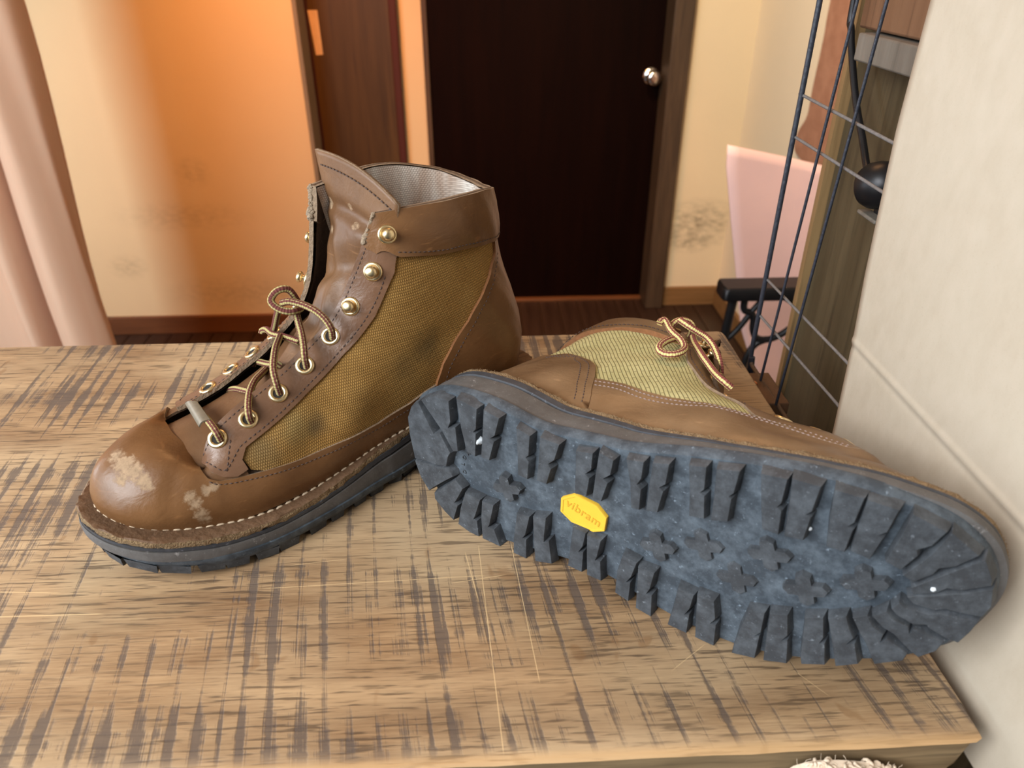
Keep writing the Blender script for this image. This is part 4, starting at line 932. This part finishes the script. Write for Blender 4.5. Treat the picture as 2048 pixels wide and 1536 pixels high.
# ------------------------------------------------------------------ work table
def tabletop_mat():
    k = Mt('saw_marked_oak', (.4, .25, .12), .5, 0, .4); o = k.co(); x, y, z = k.sep(o)
    xx = k.math('ADD', x, k.math('MULTIPLY', k.math('MULTIPLY', k.math('SUBTRACT', y, .75), k.math('SUBTRACT', y, .75)), -.16))
    def nz(sx, sy, det, ro, off=0., wob=0.):
        return k.noise(k.comb(k.math('MULTIPLY', xx, sx), k.math('MULTIPLY', y, sy), off), 1., det, ro, wob)
    base = nz(5, 40, 5, .6); blot = nz(7, 9, 4, .55, 3.)
    fine = nz(38, 900, 4, .65, 5.); base = k.math('ADD', k.math('MULTIPLY', base, .6), k.math('MULTIPLY', fine, .4))
    c = k.mix(k.mr(base, .36, .64), (.165, .088, .043), (.425, .275, .150))
    c = k.mix(k.mr(blot, .40, .68, 0, .6), c, (.50, .375, .235))
    # short dark pores along the grain
    g = nz(34, 480, 3, .55, 1.); gm = nz(6, 12, 3, .5, 7.)
    gf = k.math('MULTIPLY', k.mr(g, .535, .625), k.mr(gm, .30, .60, .35, 1.))
    c = k.mix(k.math('MULTIPLY', gf, .72), c, (.055, .034, .022))
    # medullary flecks
    fk = nz(48, 30, 2, .5, 11., .6); c = k.mix(k.mr(fk, .67, .71, 0, .45), c, (.20, .10, .042))
    # saw kerf stripes across the board, in broken rows
    row = k.noise(k.comb(k.math('MULTIPLY', xx, 2.6), k.math('MULTIPLY', y, 11.), 21.), 1., 3, .6)
    jit = nz(14, 1.8, 2, .5, 31.); s2 = nz(260, 5, 4, .68, 41.); brk = nz(60, 240, 3, .6, 51.); wid = nz(26, 5, 2, .5, 61.)
    ph = k.math('ADD', k.math('MULTIPLY', xx, 80.), k.math('MULTIPLY', jit, 2.6))
    tri = k.math('PINGPONG', ph, .5)                       # 0 .. 0.5
    v = k.math('MULTIPLY', k.math('SUBTRACT', tri, .30), 1.05)
    v = k.math('ADD', v, k.math('MULTIPLY', k.math('SUBTRACT', s2, .5), 1.75))
    v = k.math('ADD', v, k.math('MULTIPLY', k.math('SUBTRACT', brk, .5), .55))
    v = k.math('ADD', v, k.math('MULTIPLY', k.math('SUBTRACT', row, .47), 2.2))
    v = k.math('ADD', v, k.math('MULTIPLY', k.math('SUBTRACT', wid, .5), .9))
    kf = k.mr(v, .12, .32)
    kf = k.math('MULTIPLY', kf, k.mr(y, .194, .203))
    c = k.mix(k.math('MULTIPLY', kf, .78), c, k.mix(s2, (.055, .040, .036), (.105, .078, .066)))
    # worn bright front edge
    e = k.mr(y, .1985, .1945); c = k.mix(k.math('MULTIPLY', e, .55), c, (.52, .31, .14))
    # scratches: (x0,y0)-(x1,y1)
    def onz(u, v):
        import math as m_
        p = m_.radians(31); a = m_.radians(-2.8); X = (u - 1024) / 1480; Y = -(v - 768) / 1480
        f = (-m_.sin(a) * m_.cos(p), m_.cos(a) * m_.cos(p), -m_.sin(p)); r = (m_.cos(a), m_.sin(a), 0)
        up = (r[1] * f[2] - r[2] * f[1], r[2] * f[0] - r[0] * f[2], r[0] * f[1] - r[1] * f[0])
        d = [r[i] * X + up[i] * Y + f[i] for i in range(3)]; t = -.31 / d[2]; return d[0] * t, d[1] * t
    sm = None
    for (a, b_, w) in [((-.316, .3086), (-.2342, .3032), .00035), ((-.290, .288), (-.205, .287), .00045), ((-.1248, .301), (.0, .305), .0003), ((-.02, .300), (.012, .305), .0003), ((-.004, .330), (.006, .196), .00032), ((-.012, .325), (-.004, .285), .0003), ((.0155, .33), (.025, .232), .0003), ((.09, .236), (.112, .252), .00022), ((-.115, .318), (-.08, .322), .0002), ((.15, .235), (.163, .218), .0002)]:
        dx, dy = b_[0] - a[0], b_[1] - a[1]; L = math.hypot(dx, dy); dx /= L; dy /= L
        px = k.math('SUBTRACT', x, a[0]); py = k.math('SUBTRACT', y, a[1])
        al = k.math('ADD', k.math('MULTIPLY', px, dx), k.math('MULTIPLY', py, dy)); pe = k.math('ABSOLUTE', k.math('SUBTRACT', k.math('MULTIPLY', px, dy), k.math('MULTIPLY', py, dx)))
        f = k.math('MULTIPLY', k.mr(pe, w * .4, w, 1, 0), k.math('MULTIPLY', k.mr(al, 0, .004), k.mr(al, L - .004, L, 1, 0)))
        sm = f if sm is None else k.math('MAXIMUM', sm, f)
    c = k.mix(k.math('MULTIPLY', sm, .75), c, (.66, .46, .25))
    k.col(c); k.rough(k.mix(kf, (.46,) * 3, (.75,) * 3))
    h = k.math('SUBTRACT', k.math('MULTIPLY', base, .3), k.math('ADD', k.math('MULTIPLY', kf, .8), k.math('MULTIPLY', gf, .5)))
    k.bump(h, .35, .0007); return k.m
m_top = tabletop_mat()
m_topedge = wood('raw_board_edge', (.16, .105, .055), (.34, .235, .125), 0, 1.6, .8, (.05, .034, .02))
t = tag(empty('work_table', (-.3, .4, FZ)), 'heavy oak work table with dark saw marks, the boots standing on it', 'table')
def tabletop():
    x0, x1, y0, y1, zt, zb = -1.1, .2245, .1925, .601, 0., -.042
    # outline with a rounded far right corner and an uneven front right end
    pts = [(x0, y0)] + [(a, y0 + random.uniform(-.0003, .0003)) for a in np.linspace(x0 + .02, x1 - .01, 80)] + [(x1 - .002, y0 + .0005), (x1, y0 + .004)]
    pts += [(x1 - .0003 * abs(math.sin(i)), yy) for i, yy in enumerate(np.linspace(y0 + .02, y1 - .012, 20))]
    pts += [(x1 - .009 + .009 * math.cos(a), y1 - .009 + .009 * math.sin(a)) for a in np.linspace(.15, math.pi / 2, 6)] + [(x0, y1)]
    n = len(pts); V = []
    rings = [(0., 0.), (-.0012, .0010), (-.0018, .0030), (-.010, .0028), (-.020, .0034), (-.030, .0040), (-.042, .0050)]
    V += [(x_, y_, 0.) for x_, y_ in [(min(p[0], x1 - .0016), min(max(p[1], y0 + .0014), y1 - .001)) for p in pts]]
    for z_, ins_ in rings[1:]:
        for x_, y_ in pts:
            fr = 1 if y_ < y0 + .002 else 0; xr = x_
            if y_ < y0 + .012 and x_ > x1 - .02: xr = min(x_, x1 - .003 - .35 * max(0, -z_ - .006) - random.uniform(0, .002))
            jit = random.uniform(-.0006, .0006) * fr if z_ < -.003 else 0
            V.append((xr, y_ + (ins_ - .0012) * fr + jit, z_))
    F = [tuple(range(n))]; MI = [0]
    for i in range(len(rings) - 1):
        for k in range(n):
            k2 = (k + 1) % n; F.append((i * n + k2, i * n + k, (i + 1) * n + k, (i + 1) * n + k2)); MI.append(0 if i < 1 else 1)
    F.append(tuple(range((len(rings) - 1) * n, len(rings) * n))[::-1]); MI.append(1)
    off = np.array([-.3, .4, FZ])
    o = obj('tabletop', V, F, None, None, True, [m_top, m_topedge], MI, sharp=40)
    o.parent = t; o.matrix_parent_inverse = t.matrix_world.inverted(); o.matrix_parent_inverse = Matrix.Translation((.3, -.4, -FZ))
    return o
tabletop()
for nm, lo, hi in (('apron', (-.74, -.17, .93), (.48, -.14, 1.047)), ('apron', (-.74, .15, .93), (.48, .18, 1.047)), ('leg', (-.78, -.19, 0), (-.71, -.12, 1.047)), ('leg', (.42, -.19, 0), (.49, -.12, 1.047)), ('leg', (-.78, .12, 0), (-.71, .19, 1.047)), ('leg', (.42, .12, 0), (.49, .19, 1.047))):
    box(nm, lo, hi, m_frame, t, .003)

# ------------------------------------------------------------------ kraft paper bag
def paper():
    k = Mt('kraft_paper', (.62, .50, .38), .8, 0, .25); o = k.co()
    n = k.noise(k.mapv(o, (1, 1, .6)), 90, 6, .65); n2 = k.noise(o, 14, 4); n3 = k.noise(o, 1300, 3)
    c = k.mix(k.mr(n, .3, .72), (.415, .345, .265), (.465, .392, .312)); c = k.mix(k.mr(n2, .4, .7, 0, .4), c, (.475, .41, .33)); c = k.mix(k.mr(n3, .6, .75, 0, .25), c, (.33, .24, .16))
    k.col(c); k.bump(k.math('ADD', n, k.math('MULTIPLY', n2, 1.5)), .05, .002)
    # panel in the plane beside the table: rows along z, columns toward the camera
    X = .2325
    ys = np.concatenate([np.linspace(.4365, .05, 70)]); zs = np.concatenate([np.linspace(-.0345, .14, 170), np.linspace(.146, .62, 60)]); V = []; F = []
    def zf(y): return .092 + (.43 - y) * -.02          # main fold
    def z2(y): return .020 - (.43 - y) * .28           # diagonal crease of the bag's bottom
    for j, z in enumerate(zs):
        for i, y in enumerate(ys):
            y0 = float(np.interp(z, [-.034, .03, .1, .134, .22, .28, .62], [.394, .400, .408, .412, .418, .4175, .412]))
            y = yl = y0 + (.05 - y0) * i / (len(ys) - 1)
            d = .0007 * math.exp(-((z - zf(y)) / .0022) ** 2) - .0003 * math.exp(-((z - zf(y) + .0042) / .0022) ** 2) + .0007 * math.exp(-((z - z2(y)) / .0022) ** 2)
            bow = .0016 * math.sin(3.0 * (y - .1)) + .0014 * math.sin(9 * z + 5 * y) + .0008 * math.sin(14 * y - 9 * z)
            lean = .002 * max(0, z) - .0030 * max(0, zf(y) - z) / .1
            V.append((X - d + bow + lean + .004, yl, z))
    n = len(ys)
    for j in range(len(zs) - 1):
        for i in range(n - 1): F.append((j * n + i, j * n + i + 1, (j + 1) * n + i + 1, (j + 1) * n + i))
    r = tag(empty('paper_bag', (.245, .25, -.035)), 'large plain kraft paper bag standing upright at the right beside the table', 'bag')
    inv = Matrix.Translation((-.245, -.25, .035))
    o = obj('front_panel', V, F, k.m, r, True); o.matrix_parent_inverse = inv
    so = o.modifiers.new('t', 'SOLIDIFY'); so.thickness = .0006; so.offset = 1
    V2 = [(a + .0035, b - (.0015 if True else 0), c_) for a, b, c_ in V]
    o2 = obj('back_panel', V2, [f[::-1] for f in F], k.m, r, True); o2.matrix_parent_inverse = inv
    so = o2.modifiers.new('t', 'SOLIDIFY'); so.thickness = .0006; so.offset = 1
    gV, gF = [], []
    for j in range(len(zs)):
        a = V[j * n]; b_ = V2[j * n]; mid = ((a[0] + b_[0]) / 2, a[1] - .006, a[2]); gV += [a, mid, b_]
    for j in range(len(zs) - 1): gF += [(3 * j, 3 * j + 1, 3 * j + 4, 3 * j + 3), (3 * j + 1, 3 * j + 2, 3 * j + 5, 3 * j + 4)]
    o3 = obj('side_gusset', gV, gF, k.m, r, True); o3.matrix_parent_inverse = inv
    so = o3.modifiers.new('t', 'SOLIDIFY'); so.thickness = .0006
    # folded bottom flap
    bV = [(X + .003, yy, -.0350) for yy in (.435, .05)] + [(X + .013, yy, -.0350) for yy in (.05, .435)]; bV += [(a, b_, c_ - .0012) for a, b_, c_ in bV]
    o4 = obj('bottom_panel', bV, BF, k.m, r); o4.matrix_parent_inverse = inv
paper()

# ------------------------------------------------------------------ wire grid
def grid():
    r = tag(empty('wire_grid', (.25, .55, -.027)), 'black wire mesh panel standing upright beside the table in front of brown board', 'rack')
    inv = Matrix.Translation((-.25, -.55, .027))
    def w(name, pts, rad, m, lab=None):
        o = tubes(name, [pts], rad, m, None, 10); o.parent = r; o.matrix_parent_inverse = inv
        if lab: o['label'] = lab
        return o
    x = .25
    # frame wire: one vertical edge that bends into the bottom rail
    w('frame_wire', [(x, .586, .62), (x, .586, .27), (x, .589, -.012), (x, .588, -.022)], .0021, m_wire)
    w('frame_wire', [(x, .588, -.021), (x, .583, -.0265), (x, .575, -.027), (x, .44, -.0275), (x, .0, -.028)], .0019, m_wire_rust, 'brown rusty bottom rail')
    for ya, yb in ((.523, .553), (.485, .514), (.385, .41), (.35, .375), (.31, .335)):
        w('upright_wire', [(x - .0022, ya - (yb - ya) * 1.2, .62), (x - .0022, ya, .277), (x - .0022, yb, -.026)], .00115, m_wire)
    for za, zb in ((.208, .205), (.177, .176), (.056, .061), (.021, .028), (.36, .36), (.33, .33), (.50, .50)):
        w('cross_wire', [(x + .0012, .593, za), (x + .0012, .44, zb), (x + .0012, .0, zb + (zb - za) * 2)], .00115, m_wire_worn, 'dusty grey cross wire')
    w('foot_wire', [(x, .30, -.028), (x + .03, .30, -.5), (x + .03, .30, FZ + .003), (x + .03, .34, FZ + .003)], .003, m_wire)
    w('foot_wire', [(x, .586, -.02), (x + .03, .584, -.5), (x + .03, .58, FZ + .003), (x + .03, .54, FZ + .003)], .003, m_wire)
grid()

# ------------------------------------------------------------------ board post with blocks, cable and clip lamp
r = tag(empty('board_post', (.33, .3, FZ)), 'wide weathered brown board standing upright behind the wire grid', 'board')
box('board', (-.012, -.5, 0), (.03, .347, 2.2), m_post, r, .001)
b_ = obj('bevelled_edge', [(-.020, .347, 0), (.03, .347, 0), (.03, .380, 0), (-.008, .380, 0), (-.020, .347, 2.2), (.03, .347, 2.2), (.03, .380, 2.2), (-.008, .380, 2.2)], BF, m_post_edge, r)
b_['label'] = 'paler chamfered strip along the left edge of the board'
b_ = box('block', (.299, .30, .2515), (.3178, .620, .42), m_cleat, None, .002); tag(b_, 'reddish brown wooden block fixed high on the board', 'block')
b_ = box('block', (.291, .30, .2305), (.3178, .601, .2500), m_cleat2, None, .0015); tag(b_, 'grey weathered wooden block just under the reddish block', 'block')
ca = tubes('cable', [catmull([(.302, .648, .62), (.302, .645, .40), (.302, .643, .269), (.301, .635, .248), (.300, .618, .225), (.299, .595, .199), (.298, .571, .178), (.296, .555, .166), (.293, .540, .158)], 8)], .0028, m_black, None, 10)
tag(ca, 'black cable hanging down the board to the clip lamp', 'cable')
lp = tag(empty('clip_lamp', (.292, .518, .158)), 'small black clip lamp on the board, half hidden by the paper bag', 'lamp')
ML = Matrix.Rotation(math.radians(70), 4, 'X') @ Matrix.Rotation(math.radians(25), 4, 'Y')
lathe('lamp_shade', [(.004, .016), (.010, .014), (.0155, .008), (.017, 0), (.0165, -.007), (.014, -.012), (.006, -.014)], m_black, lp, 24, ML)
box('clip_arm', (-.004, -.02, .010), (.003, .004, .013), m_black, lp, .001); box('clip_jaw', (-.008, -.018, -.0235), (.002, .010, -.0205), m_cleat2, lp, .001)
box('bracket', (.0, -.006, -.021), (.026, .002, .012), m_black, lp, .001)

# small bracket with a copper screw past the table's right edge
br = tag(empty('corner_bracket', (.238, .545, -.012)), 'dark wooden bracket with a copper coloured screw beside the table corner', 'bracket')
box('bracket_plate', (-.0125, -.03, -.06), (.022, .022, -.0135), m_cleat, br, .001)
m_copper = plain('copper_screw', (.75, .33, .16), .3, 1., .1)
lathe('screw', [(.0012, -.0140), (.0036, -.0130), (.0042, -.0118), (.0036, -.0108), (.0016, -.0104), (.0012, -.0116)], m_copper, br, 16)

# ------------------------------------------------------------------ leather hide on the right wall
def hide():
    m = leather('pink_brown_hide', (.36, .17, .105), (.44, .22, .14), .65, (), .0)
    L = [(2.372, .55), (2.374, .159), (2.368, .053), (2.382, -.085), (2.388, -.166), (2.434, -.229), (2.436, -.284), (2.342, -.307), (2.26, -.335), (2.10, -.36), (2.0, -.30), (1.96, -.1), (1.93, .3), (1.95, .6)]
    q = catmull(L, 5, True); n = len(q); V = []
    for k_, xx in enumerate((1.0555, 1.051)):
        for i, (y, z) in enumerate(q): V.append((xx - .004 * math.sin(z * 9 + y * 11) - .004, y, z))
    F = [tuple(range(n)), tuple(range(n, 2 * n))[::-1]] + [((i + 1) % n, i, n + i, n + (i + 1) % n) for i in range(n)]
    o = obj('leather_hide', V, F, m); tag(o, 'pinkish brown hide with wavy edge hanging on the right wall', 'leather')
hide()

# ------------------------------------------------------------------ iron stand with pink leather sheet behind it
def stand():
    Y = 1.42
    r = tag(empty('iron_stand', (.63, Y + .1, FZ)), 'black iron machine stand with curved legs and thick dark top, by the right wall', 'stand')
    inv = Matrix.Translation((-.63, -Y - .1, -FZ))
    sh = [(.522, Y - .022), (.514, Y - .016), (.512, Y - .004), (.512, Y + .030), (.518, Y + .042), (.98, Y + .042), (.98, Y - .022)]
    o = prism('stand_top', sh[::-1], -.345, -.315, m_black, None, None, .009); o.parent = r; o.matrix_parent_inverse = inv
    m_topd = None
    def c(name, pts, rad=.0085):
        o = tubes(name, [catmull(pts, 8)], rad, m_black, None, 10); o.parent = r; o.matrix_parent_inverse = inv
    for yy in (Y + .008,):
        c('leg', [(.545, yy, -.343), (.538, yy, -.45), (.530, yy, -.60), (.505, yy, -.9), (.49, yy, FZ + .012), (.47, yy, FZ + .012)], .010)
        c('leg', [(.95, yy, -.343), (.957, yy, -.45), (.965, yy, -.60), (.985, yy, -.9), (1.0, yy, FZ + .012), (1.015, yy, FZ + .012)], .010)
        c('scroll', [(.570, yy, -.343), (.572, yy, -.375), (.590, yy, -.385), (.597, yy, -.40), (.600, yy, -.425), (.612, yy, -.446), (.640, yy, -.450), (.67, yy, -.435), (.69, yy, -.41), (.685, yy, -.37), (.66, yy, -.35)], .0075)
        c('scroll', [(.612, yy, -.343), (.604, yy, -.360), (.588, yy, -.385), (.568, yy, -.42), (.548, yy, -.445), (.533, yy, -.46)], .0065)
        c('scroll', [(.636, yy, -.449), (.612, yy, -.462), (.598, yy, -.49), (.590, yy, -.54), (.575, yy, -.62), (.535, yy, -.70)], .0075)
    for xx in (.475, 1.01): c('foot', [(xx, Y - .16, FZ + .010), (xx, Y - .08, FZ + .022), (xx, Y + .008, FZ + .026), (xx, Y + .10, FZ + .022), (xx, Y + .18, FZ + .010)], .010)
    c('crossbar', [(.505, Y + .008, -.9), (.985, Y + .008, -.9)], .008)
stand()
def pink():
    k = Mt('pink_leather_sheet', (.62, .36, .33), .6, 0, .3); o = k.co(); n = k.noise(o, 9, 4)
    k.col(k.mix(n, (.72, .47, .45), (.86, .55, .49))); k.bump(k.noise(o, 300, 4), .1, .001)
    Y = 1.74
    L = [(.590, -.116), (.800, -.165), (1.0, -.21), (1.03, -.6), (1.03, FZ + .04), (.80, FZ + .02), (.765, -.70), (.700, -.56), (.662, -.43), (.622, -.28), (.600, -.20), (.592, -.15)]
    # arch the sheet slightly: columns between left and right outline at each height
    zs = np.linspace(FZ + .01, -.10, 40); V = []; F = []; nc = 14
    def xl(z): return np.interp(z, [FZ, -.70, -.56, -.43, -.28, -.20, -.15, -.10], [.80, .765, .700, .665, .624, .604, .592, .588])
    for j, z in enumerate(zs):
        for i in range(nc):
            f = i / (nc - 1); xx = xl(z) * (1 - f) + 1.02 * f
            zz = z - (.235 * (xx - .59) * 1.0 if z > -.5 else .235 * (xx - .59) * max(0, (z - FZ) / .6))
            V.append((xx, Y + .03 * math.sin(f * 3) + .01 * math.sin(z * 6), zz))
    for j in range(39):
        for i in range(nc - 1): F.append((j * nc + i, j * nc + i + 1, (j + 1) * nc + i + 1, (j + 1) * nc + i))
    o = obj('leather_sheet', V, F, k.m, None, True); so = o.modifiers.new('t', 'SOLIDIFY'); so.thickness = .004
    tag(o, 'pale pink leather sheet standing behind the black iron stand', 'leather')
pink()

# ------------------------------------------------------------------ shearling cloth hung in front of the table
def shear():
    k = Mt('beige_shearling', (.62, .48, .36), .95, 0, .15); o = k.co(); n = k.noise(o, 500, 3); k.col(k.mix(n, (.52, .39, .28), (.78, .65, .52)))
    P = [(.126, -.34), (.128, -.06), (.1315, -.013), (.139, -.0035), (.150, -.0022), (.164, -.0042), (.176, -.0080), (.186, -.0150), (.194, -.05), (.197, -.34)]
    r = catmull(P, 6); n = len(r); V = []
    Yf, Yb = .1705, .1885
    for y, s in ((Yb, 1.), (Yb - .006, 1.0), (Yf + .004, .97), (Yf, .86)):
        for x_, z_ in r: V.append((.16 + (x_ - .16) * s, y, z_ if s == 1 else -.34 + (z_ + .34) * (.995 if s > .9 else .985)))
    F = []
    for j in range(3):
        for i in range(n - 1): F.append((j * n + i, j * n + i + 1, (j + 1) * n + i + 1, (j + 1) * n + i))
    F.append(tuple(range(n))); F.append(tuple(range(3 * n, 4 * n))[::-1]); 
    for j in range(3): F.append((j * n, (j + 1) * n, (j + 1) * n + n - 1, j * n + n - 1))
    o = obj('shearling_cloth', V, F, k.m, None, True); tag(o, 'fluffy beige shearling cloth hung against the front edge of the table', 'cloth')
    # curly wool loops
    V, F = [], []
    for _ in range(620):
        i = random.randrange(6, n - 8); f = random.random(); x_, z_ = r[i] * (1 - f) + r[i + 1] * f; y = random.uniform(Yf + .001, Yb)
        c0 = np.array([.16 + (x_ - .16) * random.uniform(.85, 1.0), y, z_ - random.uniform(-.0006, .0015)])
        if random.random() < .5: c0 = np.array([random.uniform(.135, .186), Yf - .0002, -.0045 - random.random() ** 1.5 * .022 - 10 * (c0[0] - .155) ** 2]); c0[2] = min(c0[2], -.0045)
        R_ = random.uniform(.0012, .0022); a = np.random.randn(3); a /= np.linalg.norm(a); b2 = np.cross(a, np.random.randn(3)); b2 /= np.linalg.norm(b2)
        pts = [c0 + R_ * (a * math.cos(q) + b2 * math.sin(q)) * (1 - .05 * q) for q in np.linspace(0, 5.2, 9)]
        v, g, _ = tube_geo(pts, random.uniform(.0005, .0008), 5, True, len(V)); V += v; F += g
    w = obj('wool_loops', V, F, k.m, o, True); w['kind'] = 'stuff'
    V, F = [], []
    for _ in range(260):
        i = random.randrange(8, n - 8); x_, z_ = r[i]; p0 = np.array([x_, random.uniform(Yf, Yb), z_]); pts = [p0]
        d = np.random.randn(3) * .5 + np.array([.2 * (x_ - .155) * 40, -.2, 1.]); d /= np.linalg.norm(d)
        for q in range(4): d = d + np.random.randn(3) * .35; d /= np.linalg.norm(d); pts.append(pts[-1] + d * random.uniform(.0005, .0012))
        v, g, _ = tube_geo(pts, .00009, 3, False, len(V)); V += v; F += g
    w = obj('wool_fibres', V, F, k.m, o, False); w['kind'] = 'stuff'
shear()
